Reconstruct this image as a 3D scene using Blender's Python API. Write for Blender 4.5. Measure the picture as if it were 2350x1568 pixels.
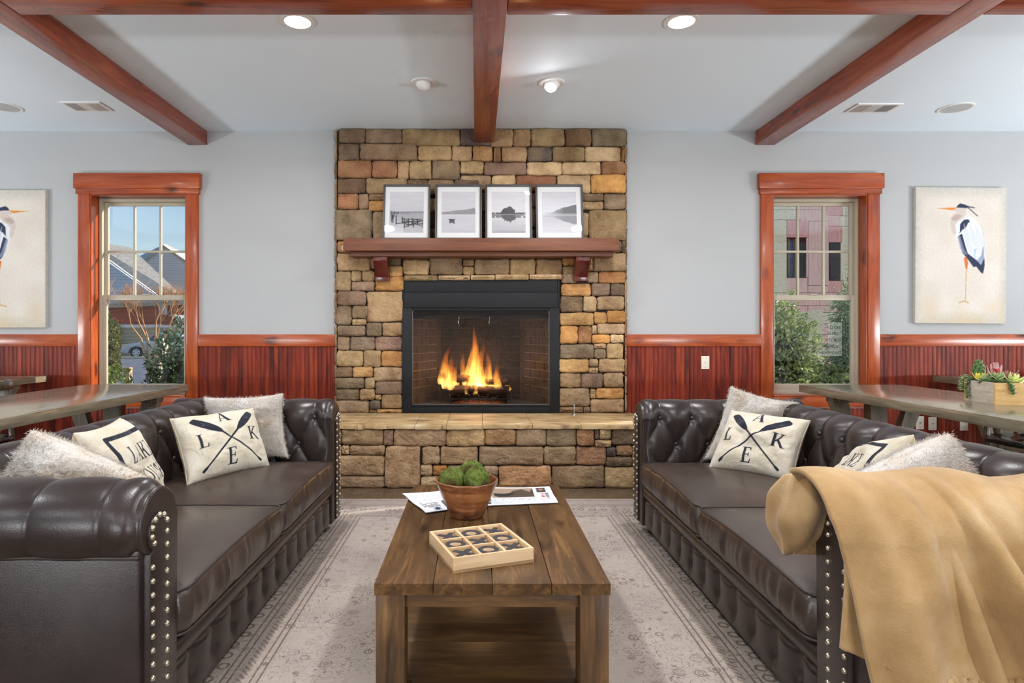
import bpy, bmesh, math, random
import numpy as np
from mathutils import Vector, Matrix

for o in list(bpy.data.objects):
    bpy.data.objects.remove(o)
scene = bpy.context.scene
COL = scene.collection
R = math.radians
PI = math.pi


def S(r, g, b, a=1.0):
    f = lambda c: (c / 255 / 12.92) if c / 255 <= 0.04045 else ((c / 255 + 0.055) / 1.055) ** 2.4
    return (f(r), f(g), f(b), a)


# ------------------------------------------------------------------ camera
CAM_H = 1.2
cam_data = bpy.data.cameras.new('camera')
cam_data.sensor_width = 36.0
cam_data.lens = 36.0 * 1400 / 2350
cam_data.shift_x = (1175 - 1093) / 2350
cam_data.shift_y = (762 - 784) / 2350
cam_data.clip_end = 400
cam = bpy.data.objects.new('camera', cam_data)
cam.location = (0, 0, CAM_H)
cam.rotation_euler = (R(90), 0, 0)
COL.objects.link(cam)
scene.camera = cam

# ------------------------------------------------------------------ world, sun, window fill lamps
SUN_DIR = Vector((-0.935, -0.355, -0.40)).normalized()
world = bpy.data.worlds.new('sky')
scene.world = world
world.use_nodes = True
nt = world.node_tree
nt.nodes.clear()
wo = nt.nodes.new('ShaderNodeOutputWorld')
bg = nt.nodes.new('ShaderNodeBackground')
sky = nt.nodes.new('ShaderNodeTexSky')
sky.sky_type = 'NISHITA'
sky.sun_disc = False
sky.sun_elevation = R(24)
sky.sun_rotation = R(70)
sky.air_density = 1.0
sky.dust_density = 0.6
sky.ozone_density = 1.2
bg.inputs['Strength'].default_value = 0.16
nt.links.new(sky.outputs[0], bg.inputs[0])
nt.links.new(bg.outputs[0], wo.inputs[0])

sun_d = bpy.data.lights.new('sun', 'SUN')
sun_d.energy = 7.5
sun_d.angle = R(0.6)
sun_d.color = (1.0, 0.94, 0.85)
sun = bpy.data.objects.new('sun', sun_d)
sun.rotation_euler = SUN_DIR.to_track_quat('-Z', 'Y').to_euler()
sun.location = (20, 20, 20)
COL.objects.link(sun)


def area(name, loc, rot, sx, sy, power, col=(1, 1, 1)):
    d = bpy.data.lights.new(name, 'AREA')
    d.shape = 'RECTANGLE'
    d.size = sx
    d.size_y = sy
    d.energy = power
    d.color = col
    o = bpy.data.objects.new(name, d)
    o.location = loc
    o.rotation_euler = rot
    COL.objects.link(o)
    return o


# lamps added at unseen rear and side windows, tilted up to brighten the ceiling
DAY = (0.94, 0.98, 1.0)
DOWN_W = 28.0      # each recessed ceiling lamp
area('sill_fill_rear', (-3.7, -4.47, 0.95), (R(145), 0, 0), 2.4, 0.5, 205, DAY)
area('sill_fill_rear', (3.8, -4.47, 0.95), (R(145), 0, 0), 2.4, 0.5, 260, DAY)
area('sill_fill_left', (-6.27, 2.45, 0.95), (R(150), 0, R(-90)), 2.2, 0.5, 130, DAY)
area('sill_fill_right', (6.47, 2.45, 0.95), (R(150), 0, R(90)), 2.2, 0.5, 190, DAY)

scene.view_settings.view_transform = 'Standard'
scene.view_settings.look = 'None'
scene.view_settings.gamma = 1.0
scene.view_settings.use_curve_mapping = False
scene.view_settings.exposure = 0.10
scene.cycles.use_denoising = True
scene.cycles.use_adaptive_sampling = True
scene.cycles.adaptive_threshold = 0.08
scene.cycles.adaptive_min_samples = 12
scene.cycles.max_bounces = 6
scene.cycles.diffuse_bounces = 3
scene.cycles.glossy_bounces = 3
scene.cycles.transparent_max_bounces = 16
scene.cycles.sample_clamp_indirect = 6.0
scene.cycles.caustics_reflective = False
scene.cycles.caustics_refractive = False


# ------------------------------------------------------------------ helpers
def setp(o, label=None, cat=None, group=None, kind=None):
    if label: o['label'] = label
    if cat: o['category'] = cat
    if group: o['group'] = group
    if kind: o['kind'] = kind
    return o


def empty(name, loc=(0, 0, 0), rz=0.0, label=None, cat=None, group=None, kind=None):
    o = bpy.data.objects.new(name, None)
    o.empty_display_size = 0.1
    o.location = loc
    o.rotation_euler = (0, 0, rz)
    COL.objects.link(o)
    return setp(o, label, cat, group, kind)


def link_mesh(name, me, mat=None, parent=None):
    if mat is not None and len(me.materials) == 0:
        me.materials.append(mat)
    o = bpy.data.objects.new(name, me)
    COL.objects.link(o)
    o.parent = parent
    return o


def copy_tree(o, parent=None):
    c = o.copy()
    COL.objects.link(c)
    c.parent = parent
    for ch in list(o.children):
        copy_tree(ch, c)
    return c


class MB:
    """collects geometry for one mesh"""
    def __init__(self):
        self.v = []
        self.f = []

    def box(self, x0, x1, y0, y1, z0, z1):
        b = len(self.v)
        self.v += [(x0, y0, z0), (x1, y0, z0), (x1, y1, z0), (x0, y1, z0), (x0, y0, z1), (x1, y0, z1), (x1, y1, z1), (x0, y1, z1)]
        self.f += [tuple(b + i for i in q) for q in ((3, 2, 1, 0), (4, 5, 6, 7), (0, 1, 5, 4), (1, 2, 6, 5), (2, 3, 7, 6), (3, 0, 4, 7))]
        return self

    def grid(self, P, flip=False, close_u=False, close_v=False):
        """P: array nu x nv x 3"""
        P = np.asarray(P, float)
        nu, nv = P.shape[:2]
        b = len(self.v)
        self.v += [tuple(p) for p in P.reshape(-1, 3)]
        for i in range(nu if close_u else nu - 1):
            i2 = (i + 1) % nu
            for j in range(nv if close_v else nv - 1):
                j2 = (j + 1) % nv
                q = (b + i * nv + j, b + i2 * nv + j, b + i2 * nv + j2, b + i * nv + j2)
                self.f.append(q[::-1] if flip else q)
        return self

    def fan(self, idx, c, flip=False):
        b = len(self.v)
        self.v.append(tuple(c))
        n = len(idx)
        for i in range(n):
            t = (idx[i], idx[(i + 1) % n], b)
            self.f.append(t[::-1] if flip else t)

    def lathe(self, prof, n=24, c=(0, 0, 0), cap0=True, cap1=True):
        """prof: list of (r, z) from bottom to top"""
        P = np.zeros((len(prof), n, 3))
        for i, (r, z) in enumerate(prof):
            for k in range(n):
                a = 2 * PI * k / n
                P[i, k] = (c[0] + r * math.cos(a), c[1] + r * math.sin(a), c[2] + z)
        b = len(self.v)
        self.grid(P, flip=True, close_v=True)
        m = len(prof)
        if cap0: self.fan([b + k for k in range(n)], (c[0], c[1], c[2] + prof[0][1]), flip=True)
        if cap1: self.fan([b + (m - 1) * n + k for k in range(n)], (c[0], c[1], c[2] + prof[-1][1]))
        return self

    def tube(self, pts, rad, n=8, closed=False, caps=True):
        pts = [Vector(p) for p in pts]
        m = len(pts)
        rads = rad if hasattr(rad, '__len__') else [rad] * m
        P = np.zeros((m, n, 3))
        up = Vector((0, 0, 1))
        prev = None
        for i in range(m):
            if closed:
                t = pts[(i + 1) % m] - pts[i - 1]
            else:
                t = pts[min(i + 1, m - 1)] - pts[max(i - 1, 0)]
            t.normalize()
            if prev is None:
                a = t.cross(up)
                if a.length < 1e-3: a = t.cross(Vector((1, 0, 0)))
            else:
                a = prev - t * prev.dot(t)
                if a.length < 1e-4: a = t.cross(up)
            a.normalize()
            prev = a
            bb = t.cross(a)
            for k in range(n):
                an = 2 * PI * k / n
                P[i, k] = pts[i] + (a * math.cos(an) + bb * math.sin(an)) * rads[i]
        b = len(self.v)
        self.grid(P, close_u=closed, close_v=True)
        if caps and not closed:
            self.fan([b + k for k in range(n)], pts[0])
            self.fan([b + (m - 1) * n + k for k in range(n)], pts[-1], flip=True)
        return self

    def prism(self, poly, axis, a0, a1):
        """extrude 2D poly along axis (0,1,2) from a0 to a1; poly coords fill the other two axes in order"""
        n = len(poly)
        b = len(self.v)
        for a in (a0, a1):
            for p in poly:
                c = [0, 0, 0]
                oth = [i for i in range(3) if i != axis]
                c[axis] = a
                c[oth[0]] = p[0]
                c[oth[1]] = p[1]
                self.v.append(tuple(c))
        self.f.append(tuple(b + i for i in range(n))[::-1])
        self.f.append(tuple(b + n + i for i in range(n)))
        for i in range(n):
            j = (i + 1) % n
            self.f.append((b + i, b + j, b + n + j, b + n + i))
        return self

    def mesh(self, name, smooth=False, recalc=True, bevel=0.0, bseg=2, auto=None):
        me = bpy.data.meshes.new(name)
        me.from_pydata(self.v, [], self.f)
        if recalc or bevel:
            bm = bmesh.new()
            bm.from_mesh(me)
            if recalc: bmesh.ops.recalc_face_normals(bm, faces=bm.faces)
            if bevel:
                es = [e for e in bm.edges if len(e.link_faces) == 2 and e.calc_face_angle(0) > R(25)]
                bmesh.ops.bevel(bm, geom=es, offset=bevel, segments=bseg, profile=0.6, affect='EDGES', clamp_overlap=True)
            bm.to_mesh(me)
            bm.free()
        if smooth:
            me.polygons.foreach_set('use_smooth', [True] * len(me.polygons))
        if auto is not None:
            try:
                me.polygons.foreach_set('use_smooth', [True] * len(me.polygons))
                me.set_sharp_from_angle(angle=R(auto))
            except Exception:
                pass
        me.update()
        return me

    def build(self, name, mat, parent=None, smooth=False, recalc=True, bevel=0.0, bseg=2, auto=None):
        return link_mesh(name, self.mesh(name, smooth, recalc, bevel, bseg, auto), mat, parent)


def boxo(name, mat, parent, x0, x1, y0, y1, z0, z1, bevel=0.0, bseg=2):
    return MB().box(min(x0, x1), max(x0, x1), min(y0, y1), max(y0, y1), min(z0, z1), max(z0, z1)).build(name, mat, parent, bevel=bevel, bseg=bseg, auto=40 if bevel else None)


# a point on a plane of known depth Y seen from the camera height (used to lay out measured things)
def at(x, y, Y):
    return Vector(((x - 1093) * Y / 1400, Y, CAM_H - (y - 762) * Y / 1400))


# ------------------------------------------------------------------ material helpers
class NB:
    def __init__(self, name):
        self.m = bpy.data.materials.new(name)
        self.m.use_nodes = True
        self.t = self.m.node_tree
        self.t.nodes.clear()
        self.out = self.n('ShaderNodeOutputMaterial')

    def n(self, ty, **kw):
        nd = self.t.nodes.new(ty)
        for k, v in kw.items():
            setattr(nd, k, v)
        return nd

    def l(self, a, b):
        self.t.links.new(a, b)

    def sock(self, node, key, val):
        s = node.inputs[key]
        if hasattr(val, 'is_output') or isinstance(val, bpy.types.NodeSocket):
            self.l(val, s)
        else:
            s.default_value = val

    def pos(self):
        return self.n('ShaderNodeNewGeometry').outputs['Position']

    def obj(self):
        return self.n('ShaderNodeTexCoord').outputs['Object']

    def mapping(self, vec, scale=(1, 1, 1), loc=(0, 0, 0), rot=(0, 0, 0)):
        m = self.n('ShaderNodeMapping')
        self.l(vec, m.inputs['Vector'])
        m.inputs['Scale'].default_value = scale
        self.sock(m, 'Location', loc)
        m.inputs['Rotation'].default_value = rot
        return m.outputs[0]

    def noise(self, vec, scale=5, detail=4, rough=0.55, dist=0.0, out='Fac'):
        t = self.n('ShaderNodeTexNoise')
        if vec is not None: self.l(vec, t.inputs['Vector'])
        t.inputs['Scale'].default_value = scale
        t.inputs['Detail'].default_value = detail
        t.inputs['Roughness'].default_value = rough
        t.inputs['Distortion'].default_value = dist
        return t.outputs[out]

    def voronoi(self, vec, scale=5, feature='F1', out='Distance', rnd=1.0):
        t = self.n('ShaderNodeTexVoronoi', feature=feature)
        if vec is not None: self.l(vec, t.inputs['Vector'])
        t.inputs['Scale'].default_value = scale
        t.inputs['Randomness'].default_value = rnd
        return t.outputs[out]

    def ramp(self, fac, stops, interp='LINEAR'):
        r = self.n('ShaderNodeValToRGB')
        r.color_ramp.interpolation = interp
        e = r.color_ramp.elements
        while len(e) > 1: e.remove(e[-1])
        e[0].position, e[0].color = stops[0][0], stops[0][1]
        for p, c in stops[1:]:
            x = e.new(p)
            x.color = c
        self.sock(r, 'Fac', fac)
        return r.outputs['Color']

    def bw(self, fac, a, b):
        return self.ramp(fac, [(a, (0, 0, 0, 1)), (b, (1, 1, 1, 1))])

    def math(self, op, a, b=0.0, c=None, clamp=False):
        m = self.n('ShaderNodeMath', operation=op, use_clamp=clamp)
        self.sock(m, 0, a)
        self.sock(m, 1, b)
        if c is not None: self.sock(m, 2, c)
        return m.outputs[0]

    def mix(self, fac, a, b, mode='MIX'):
        m = self.n('ShaderNodeMix', data_type='RGBA', blend_type=mode)
        self.sock(m, 0, fac)
        self.sock(m, 6, a)
        self.sock(m, 7, b)
        return m.outputs[2]

    def sep(self, vec):
        s = self.n('ShaderNodeSeparateXYZ')
        self.l(vec, s.inputs[0])
        return s.outputs

    def bump(self, h, strength=0.3, dist=0.01, normal=None):
        b = self.n('ShaderNodeBump')
        b.inputs['Strength'].default_value = strength
        b.inputs['Distance'].default_value = dist
        self.l(h, b.inputs['Height'])
        if normal is not None: self.l(normal, b.inputs['Normal'])
        return b.outputs[0]

    def principled(self, color, rough=0.5, normal=None, metal=0.0, spec=0.5, coat=0.0, coat_rough=0.1, emit=None, emit_s=0.0, sheen=0.0, trans=0.0, alpha=None, sss=0.0):
        p = self.n('ShaderNodeBsdfPrincipled')
        self.sock(p, 'Base Color', color)
        self.sock(p, 'Roughness', rough)
        self.sock(p, 'Metallic', metal)
        self.sock(p, 'Specular IOR Level', spec)
        p.inputs['Coat Weight'].default_value = coat
        p.inputs['Coat Roughness'].default_value = coat_rough
        p.inputs['Sheen Weight'].default_value = sheen
        if trans: p.inputs['Transmission Weight'].default_value = trans
        if emit is not None:
            self.sock(p, 'Emission Color', emit)
            self.sock(p, 'Emission Strength', emit_s)
        if alpha is not None: self.sock(p, 'Alpha', alpha)
        if normal is not None: self.l(normal, p.inputs['Normal'])
        self.l(p.outputs[0], self.out.inputs['Surface'])
        return self.m


def plain(name, col, rough=0.5, metal=0.0, spec=0.5, var=0.08, scale=6.0, bump=0.0, bscale=200, **kw):
    b = NB(name)
    P = b.obj()
    n = b.noise(P, scale, 3)
    dark = tuple(c * (1 - var) for c in col[:3]) + (1,)
    lite = tuple(min(1, c * (1 + var)) for c in col[:3]) + (1,)
    c = b.ramp(n, [(0.3, dark), (0.7, lite)])
    nm = b.bump(b.noise(P, bscale, 2), bump, 0.004) if bump else None
    return b.principled(c, rough, nm, metal, spec, **kw)


def wood(name, axis, cols, rough=0.3, knots=0.5, scale=1.0, coat=0.0, contrast=1.0, bump=0.08, use_obj=False, spec=0.5, fine=0.5, per_object=0.0):
    """wood whose grain runs along world axis 0/1/2; cols = dark, mid, light"""
    b = NB(name)
    P = b.obj() if use_obj else b.pos()
    if per_object:
        oi = b.n('ShaderNodeObjectInfo')
        add = b.n('ShaderNodeVectorMath', operation='ADD')
        sc = b.n('ShaderNodeVectorMath', operation='SCALE')
        cx = b.n('ShaderNodeCombineXYZ')
        for k in range(3): b.l(oi.outputs['Random'], cx.inputs[k])
        b.l(cx.outputs[0], sc.inputs[0])
        sc.inputs['Scale'].default_value = 7.0
        b.l(P, add.inputs[0])
        b.l(sc.outputs[0], add.inputs[1])
        P = add.outputs[0]
    s = [9.0 * scale] * 3
    s[axis] = 0.9 * scale
    M = b.mapping(P, s)
    n1 = b.noise(M, 1.6, 8, 0.66, 0.9)
    s2 = [120.0 * scale] * 3
    s2[axis] = 3.0 * scale
    n2 = b.noise(b.mapping(P, s2), 1.0, 3, 0.6)
    d, m_, l_ = cols
    c = b.ramp(n1, [(0.5 - 0.24 / contrast, d), (0.5, m_), (0.5 + 0.24 / contrast, l_)])
    c = b.mix(b.math('MULTIPLY', b.bw(n2, 0.35, 0.7), fine * 0.6), c, tuple(x * 0.45 for x in d[:3]) + (1,))
    if knots:
        s3 = [4.6 * scale] * 3
        s3[axis] = 2.6 * scale
        v = b.voronoi(b.mapping(P, s3), 1.0)
        k = b.ramp(v, [(0.10, (1, 1, 1, 1)), (0.24, (0, 0, 0, 1))])
        kk = b.math('MULTIPLY', k, b.bw(b.noise(M, 5, 3), 0.36, 0.56))
        c = b.mix(b.math('MULTIPLY', kk, knots), c, tuple(x * 0.18 for x in d[:3]) + (1,))
    if per_object:
        oi2 = b.n('ShaderNodeObjectInfo')
        hs = b.n('ShaderNodeHueSaturation')
        b.l(c, hs.inputs['Color'])
        b.sock(hs, 'Value', b.math('ADD', b.math('MULTIPLY', oi2.outputs['Random'], per_object), 1 - per_object / 2))
        c = hs.outputs[0]
    nm = b.bump(n2, bump, 0.004) if bump else None
    return b.principled(c, rough, nm, coat=coat, spec=spec)


def vcol(name, attr='print', rough=0.6, bump=0.0, bscale=400, sheen=0.0, spec=0.4, wrinkle=0.0):
    b = NB(name)
    a = b.n('ShaderNodeAttribute', attribute_name=attr)
    P = b.obj()
    n = b.noise(P, 60, 3)
    c = b.mix(0.12, a.outputs['Color'], b.ramp(n, [(0.3, (0.3, 0.3, 0.3, 1)), (0.7, (1, 1, 1, 1))]), 'MULTIPLY')
    nm = b.bump(b.noise(P, bscale, 2), bump, 0.003) if bump else None
    if wrinkle: nm = b.bump(b.noise(P, 9, 3, 0.5, 0.8), wrinkle, 0.05, nm)
    return b.principled(c, rough, nm, sheen=sheen, spec=spec)


# ------------------------------------------------------------------ numpy "printing" helpers (flat print stored per vertex)
def inpoly(poly, X, Y):
    poly = np.asarray(poly, float)
    inside = np.zeros(X.shape, bool)
    n = len(poly)
    j = n - 1
    for i in range(n):
        xi, yi = poly[i]
        xj, yj = poly[j]
        c = ((yi > Y) != (yj > Y)) & (X < (xj - xi) * (Y - yi) / (yj - yi + 1e-12) + xi)
        inside ^= c
        j = i
    return inside


def seg_dist(X, Y, pts):
    d = np.full(X.shape, 1e9)
    par = np.zeros(X.shape)
    n = len(pts) - 1
    for i in range(n):
        ax, ay = pts[i]
        bx, by = pts[i + 1]
        dx, dy = bx - ax, by - ay
        t = np.clip(((X - ax) * dx + (Y - ay) * dy) / (dx * dx + dy * dy + 1e-12), 0, 1)
        q = np.hypot(X - ax - t * dx, Y - ay - t * dy)
        m = q < d
        d = np.where(m, q, d)
        par = np.where(m, (i + t) / n, par)
    return d, par


def vnoise(X, Y, sx, sy, seed=0):
    rng = np.random.RandomState(seed)
    G = rng.rand(64, 64)
    x = X * sx
    y = Y * sy
    xi = np.floor(x).astype(int)
    yi = np.floor(y).astype(int)
    fx = x - xi
    fy = y - yi
    fx = fx * fx * (3 - 2 * fx)
    fy = fy * fy * (3 - 2 * fy)
    g = lambda a, b: G[a % 64, b % 64]
    return (g(xi, yi) * (1 - fx) + g(xi + 1, yi) * fx) * (1 - fy) + (g(xi, yi + 1) * (1 - fx) + g(xi + 1, yi + 1) * fx) * fy


class Paint:
    """paints in sRGB 0..255 on sample points; ss x ss supersampling around a grid pitch"""
    def __init__(self, X, Y, base, px, py, ss=2):
        off = [(i + 0.5) / ss - 0.5 for i in range(ss)]
        self.X = np.stack([X + a * px for a in off for b in off])
        self.Y = np.stack([Y + b * py for a in off for b in off])
        self.C = np.zeros(self.X.shape + (3,))
        self.C[:] = base

    def put(self, mask, col, a=1.0):
        mm = (np.asarray(mask, float) * a)[..., None]
        self.C = self.C * (1 - mm) + np.asarray(col, float) * mm

    def poly(self, poly, col, a=1.0, holes=()):
        m = inpoly(poly, self.X, self.Y)
        for h in holes: m &= ~inpoly(h, self.X, self.Y)
        self.put(m, col, a)

    def stroke(self, pts, w, col, a=1.0, w1=None):
        d, t = seg_dist(self.X, self.Y, pts)
        ww = w if w1 is None else w + (w1 - w) * t
        self.put(d < ww, col, a)

    def ell(self, cx, cy, rx, ry, col, a=1.0, hole=None):
        r = ((self.X - cx) / rx) ** 2 + ((self.Y - cy) / ry) ** 2
        m = r < 1
        if hole: m &= ((self.X - cx) / hole[0]) ** 2 + ((self.Y - cy) / hole[1]) ** 2 > 1
        self.put(m, col, a)

    def linear(self):
        c = np.clip(self.C.mean(axis=0) / 255, 0, 1)
        return np.where(c <= 0.04045, c / 12.92, ((c + 0.055) / 1.055) ** 2.4)


GL = {
    'L': [[(0, 0), (.62, 0), (.66, .28), (.62, .28), (.55, .06), (.28, .06), (.28, .94), (.4, .97), (.4, 1), (0, 1), (0, .97), (.12, .94), (.12, .06), (0, .03)]],
    'E': [[(0, 0), (.64, 0), (.68, .26), (.64, .26), (.56, .06), (.28, .06), (.28, .48), (.46, .48), (.5, .38), (.53, .38), (.53, .66), (.5, .66), (.46, .54), (.28, .54), (.28, .94), (.54, .94), (.6, .78), (.63, .78), (.62, 1), (0, 1), (0, .97), (.12, .94), (.12, .06), (0, .03)]],
    'A': [[(0, 0), (.28, 0), (.28, .03), (.18, .06), (.26, .30), (.56, .30), (.64, .06), (.53, .03), (.53, 0), (.95, 0), (.95, .03), (.86, .06), (.5, 1), (.44, 1), (.1, .06), (0, .03)], [(.28, .36), (.54, .36), (.41, .78)]],
    'K': [[(0, 0), (.4, 0), (.4, .03), (.28, .06), (.28, .94), (.4, .97), (.4, 1), (0, 1), (0, .97), (.12, .94), (.12, .06), (0, .03)],
          [(.281, .40), (.34, .40), (.7, .94), (.82, .97), (.82, 1), (.5, 1), (.5, .97), (.6, .94), (.281, .48)],
          [(.42, .53), (.47, .6), (.82, .06), (.95, .03), (.95, 0), (.66, 0), (.38, .46)]],
    'H': [[(0, 0), (.4, 0), (.4, .03), (.28, .06), (.28, .47), (.66, .47), (.66, .06), (.54, .03), (.54, 0), (.94, 0), (.94, .03), (.82, .06), (.82, .94), (.94, .97), (.94, 1), (.54, 1), (.54, .97), (.66, .94), (.66, .53), (.28, .53), (.28, .94), (.4, .97), (.4, 1), (0, 1), (0, .97), (.12, .94), (.12, .06), (0, .03)]],
    'U': [[(0, 1), (0, .97), (.1, .94), (.1, .3), (.2, .06), (.42, -.02), (.64, .06), (.74, .3), (.74, .94), (.84, .97), (.84, 1), (.56, 1), (.56, .97), (.68, .94), (.68, .3), (.6, .12), (.46, .05), (.32, .12), (.26, .3), (.26, .94), (.36, .97), (.36, 1)]],
}
_o = [(.42 + .42 * math.cos(a * PI / 16), .5 + .52 * math.sin(a * PI / 16)) for a in range(32)]
_i = [(.42 + .26 * math.cos(a * PI / 16), .5 + .46 * math.sin(a * PI / 16)) for a in range(32)]
GL['O'] = [_o, _i]
_s = [(.52, .78), (.44, .95), (.28, .96), (.14, .86), (.14, .7), (.26, .58), (.42, .48), (.52, .36), (.5, .16), (.36, .04), (.2, .05), (.06, .22)]


def glyph(P, ch, ox, oy, w, h, col, rot=0.0, evenodd=True, flipx=False):
    """draw a serif capital with its lower-left corner at ox, oy"""
    ca, sa = math.cos(rot), math.sin(rot)
    def T(p):
        x, y = (1 - p[0] if flipx else p[0]) * w, p[1] * h
        return (ox + x * ca - y * sa, oy + x * sa + y * ca)
    if ch == 'S':
        P.stroke([T(p) for p in _s], 0.06 * h, col)
        return
    if ch in 'AO':
        P.poly([T(p) for p in GL[ch][0]], col, holes=[[T(p) for p in GL[ch][1]]])
    else:
        for q in GL[ch]: P.poly([T(p) for p in q], col)


def set_print(me, cols, attr='print'):
    a = me.color_attributes.new(attr, 'FLOAT_COLOR', 'POINT')
    c = np.ones((len(cols), 4), np.float32)
    c[:, :3] = cols
    a.data.foreach_set('color', c.ravel())


def print_sheet(name, w, h, nx, ny, paint, mat, parent, base=(255, 255, 255), ss=2):
    """flat printed sheet in its local XZ plane facing -Y; paint(P) works in x 0..1, y 0..1"""
    u = np.linspace(0, 1, nx)
    v = np.linspace(0, 1, ny)
    U, V = np.meshgrid(u, v, indexing='ij')
    P = np.stack([(U - .5) * w, np.zeros_like(U), V * h], -1)
    mb = MB().grid(P)
    me = mb.mesh(name, recalc=False)
    pt = Paint(U.ravel(), V.ravel(), base, 1 / nx, 1 / ny, ss)
    paint(pt)
    set_print(me, pt.linear())
    return link_mesh(name, me, mat, parent)


random.seed(7)
np.random.seed(7)
# ------------------------------------------------------------------ materials
def wall_mat(name, col):
    b = NB(name)
    P = b.pos()
    n = b.noise(P, 0.8, 3)
    c = b.ramp(n, [(0.3, tuple(x * 0.97 for x in col[:3]) + (1,)), (0.7, col)])
    return b.principled(c, 0.75, b.bump(b.noise(P, 260, 3), 0.06, 0.002), spec=0.25)


M_WALL = wall_mat('painted_plaster', S(181, 182, 183))
M_CEIL = wall_mat('ceiling_paint', S(231, 242, 251))
RED = (S(62, 14, 8), S(120, 36, 18), S(160, 62, 30))
M_BEAD = wood('stained_beadboard', 2, (S(62, 16, 9), S(128, 40, 20), S(158, 62, 30)), 0.5, spec=0.3, knots=0.0, scale=0.7, contrast=1.5, fine=0.55, per_object=0.06)
TR = (S(118, 46, 17), S(170, 74, 29), S(190, 98, 43))
M_TRX = wood('varnished_pine_across', 0, TR, 0.24, knots=0.9, coat=0.12, fine=0.35)
M_TRY = wood('varnished_pine_lengthwise', 1, TR, 0.24, knots=0.9, coat=0.12, fine=0.35)
M_TRZ = wood('varnished_pine_upright', 2, TR, 0.24, knots=0.9, coat=0.12, fine=0.35)
BM = (S(96, 36, 18), S(148, 62, 30), S(174, 86, 46))
M_BMX = wood('beam_pine_across', 0, BM, 0.26, knots=0.8, coat=0.12, fine=0.4)
M_BMY = wood('beam_pine_lengthwise', 1, BM, 0.26, knots=0.8, coat=0.12, fine=0.4)
M_MANT = wood('mantel_wood', 0, (S(78, 38, 18), S(112, 60, 30), S(136, 78, 42)), 0.45, knots=0.2, fine=0.5)
M_CORB = wood('corbel_wood', 2, (S(50, 12, 12), S(86, 26, 20), S(118, 40, 26)), 0.28, knots=0.1, coat=0.2)
M_VINYL = plain('window_vinyl', S(176, 166, 146), 0.4, var=0.03)
M_WHITE = plain('white_enamel', S(232, 232, 230), 0.4, var=0.02)
M_PLATE = plain('cover_plate_plastic', S(228, 216, 200), 0.35, var=0.02)
M_DARKSLOT = plain('dark_slot', S(40, 36, 34), 0.6)
M_BLACK = plain('black_steel', S(24, 24, 27), 0.6, metal=0.0, var=0.12, spec=0.3)
M_CHROME = plain('polished_chrome', S(210, 210, 210), 0.18, metal=1.0, var=0.03)


def glass_mat(name='clear_window_glass', tint=(1, 1, 1, 1), refl=1.0):
    b = NB(name)
    tr = b.n('ShaderNodeBsdfTransparent')
    tr.inputs[0].default_value = tint
    gl = b.n('ShaderNodeBsdfGlossy')
    gl.inputs['Roughness'].default_value = 0.02
    lw = b.n('ShaderNodeLayerWeight')
    f5 = b.math('ADD', b.math('MULTIPLY', b.math('POWER', lw.outputs['Facing'], 5.0), 0.9), 0.035)
    mx = b.n('ShaderNodeMixShader')
    b.l(b.math('MULTIPLY', f5, refl), mx.inputs[0])
    b.l(tr.outputs[0], mx.inputs[1])
    b.l(gl.outputs[0], mx.inputs[2])
    b.l(mx.outputs[0], b.out.inputs['Surface'])
    return b.m


M_GLASS = glass_mat()
M_PICGLASS = glass_mat('picture_glazing', refl=0.8)
M_FIREGLASS = glass_mat('fire_door_glass', (0.86, 0.84, 0.82, 1), 0.9)

# ------------------------------------------------------------------ room shell
XL, XR, YB, YW, ZC = -6.2, 6.4, -4.4, 5.43, 2.986
WT = 0.17
WIN = {1: (-3.425, -2.571), 2: (2.626, 3.471)}
WZ0, WZ1 = 0.634, 2.422
FBX = (-0.575, 0.655)
FBZ = (0.50, 1.44)


def holed_wall(name, mat, u0, u1, z0, z1, holes, place):
    us = sorted({u0, u1} | {h[0] for h in holes} | {h[1] for h in holes})
    zs = sorted({z0, z1} | {h[2] for h in holes} | {h[3] for h in holes})
    mb = MB()
    for i in range(len(us) - 1):
        for j in range(len(zs) - 1):
            uc, zc = (us[i] + us[i + 1]) / 2, (zs[j] + zs[j + 1]) / 2
            if any(h[0] < uc < h[1] and h[2] < zc < h[3] for h in holes): continue
            place(mb, us[i], us[i + 1], zs[j], zs[j + 1])
    o = mb.build(name, mat)
    return setp(o, kind='structure')


wall_back = holed_wall('wall_back', M_WALL, XL - WT, XR + WT, 0, ZC + .1,
                       [(WIN[1][0], WIN[1][1], WZ0, WZ1), (WIN[2][0], WIN[2][1], WZ0, WZ1), (FBX[0], FBX[1], FBZ[0], FBZ[1])],
                       lambda m, a, b, c, d: m.box(a, b, YW, YW + WT, c, d))
wall_back['label'] = 'pale grey painted wall behind the stone fireplace'
RWIN = [(-5.0, -2.4, .5, 2.7), (2.5, 5.1, .5, 2.7)]
wall_rear = holed_wall('wall_rear', M_WALL, XL - WT, XR + WT, 0, ZC + .1, RWIN, lambda m, a, b, c, d: m.box(a, b, YB - WT, YB, c, d))
SWIN = [(1.0, 3.9, .6, 2.6)]
wall_left = holed_wall('wall_left', M_WALL, YB, YW, 0, ZC + .1, SWIN, lambda m, a, b, c, d: m.box(XL - WT, XL, a, b, c, d))
wall_right = holed_wall('wall_right', M_WALL, YB, YW, 0, ZC + .1, SWIN, lambda m, a, b, c, d: m.box(XR, XR + WT, a, b, c, d))
ceiling = setp(boxo('ceiling', M_CEIL, None, XL, XR, YB, YW, ZC, ZC + .1), 'flat pale grey ceiling crossed by stained beams', kind='structure')

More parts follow.
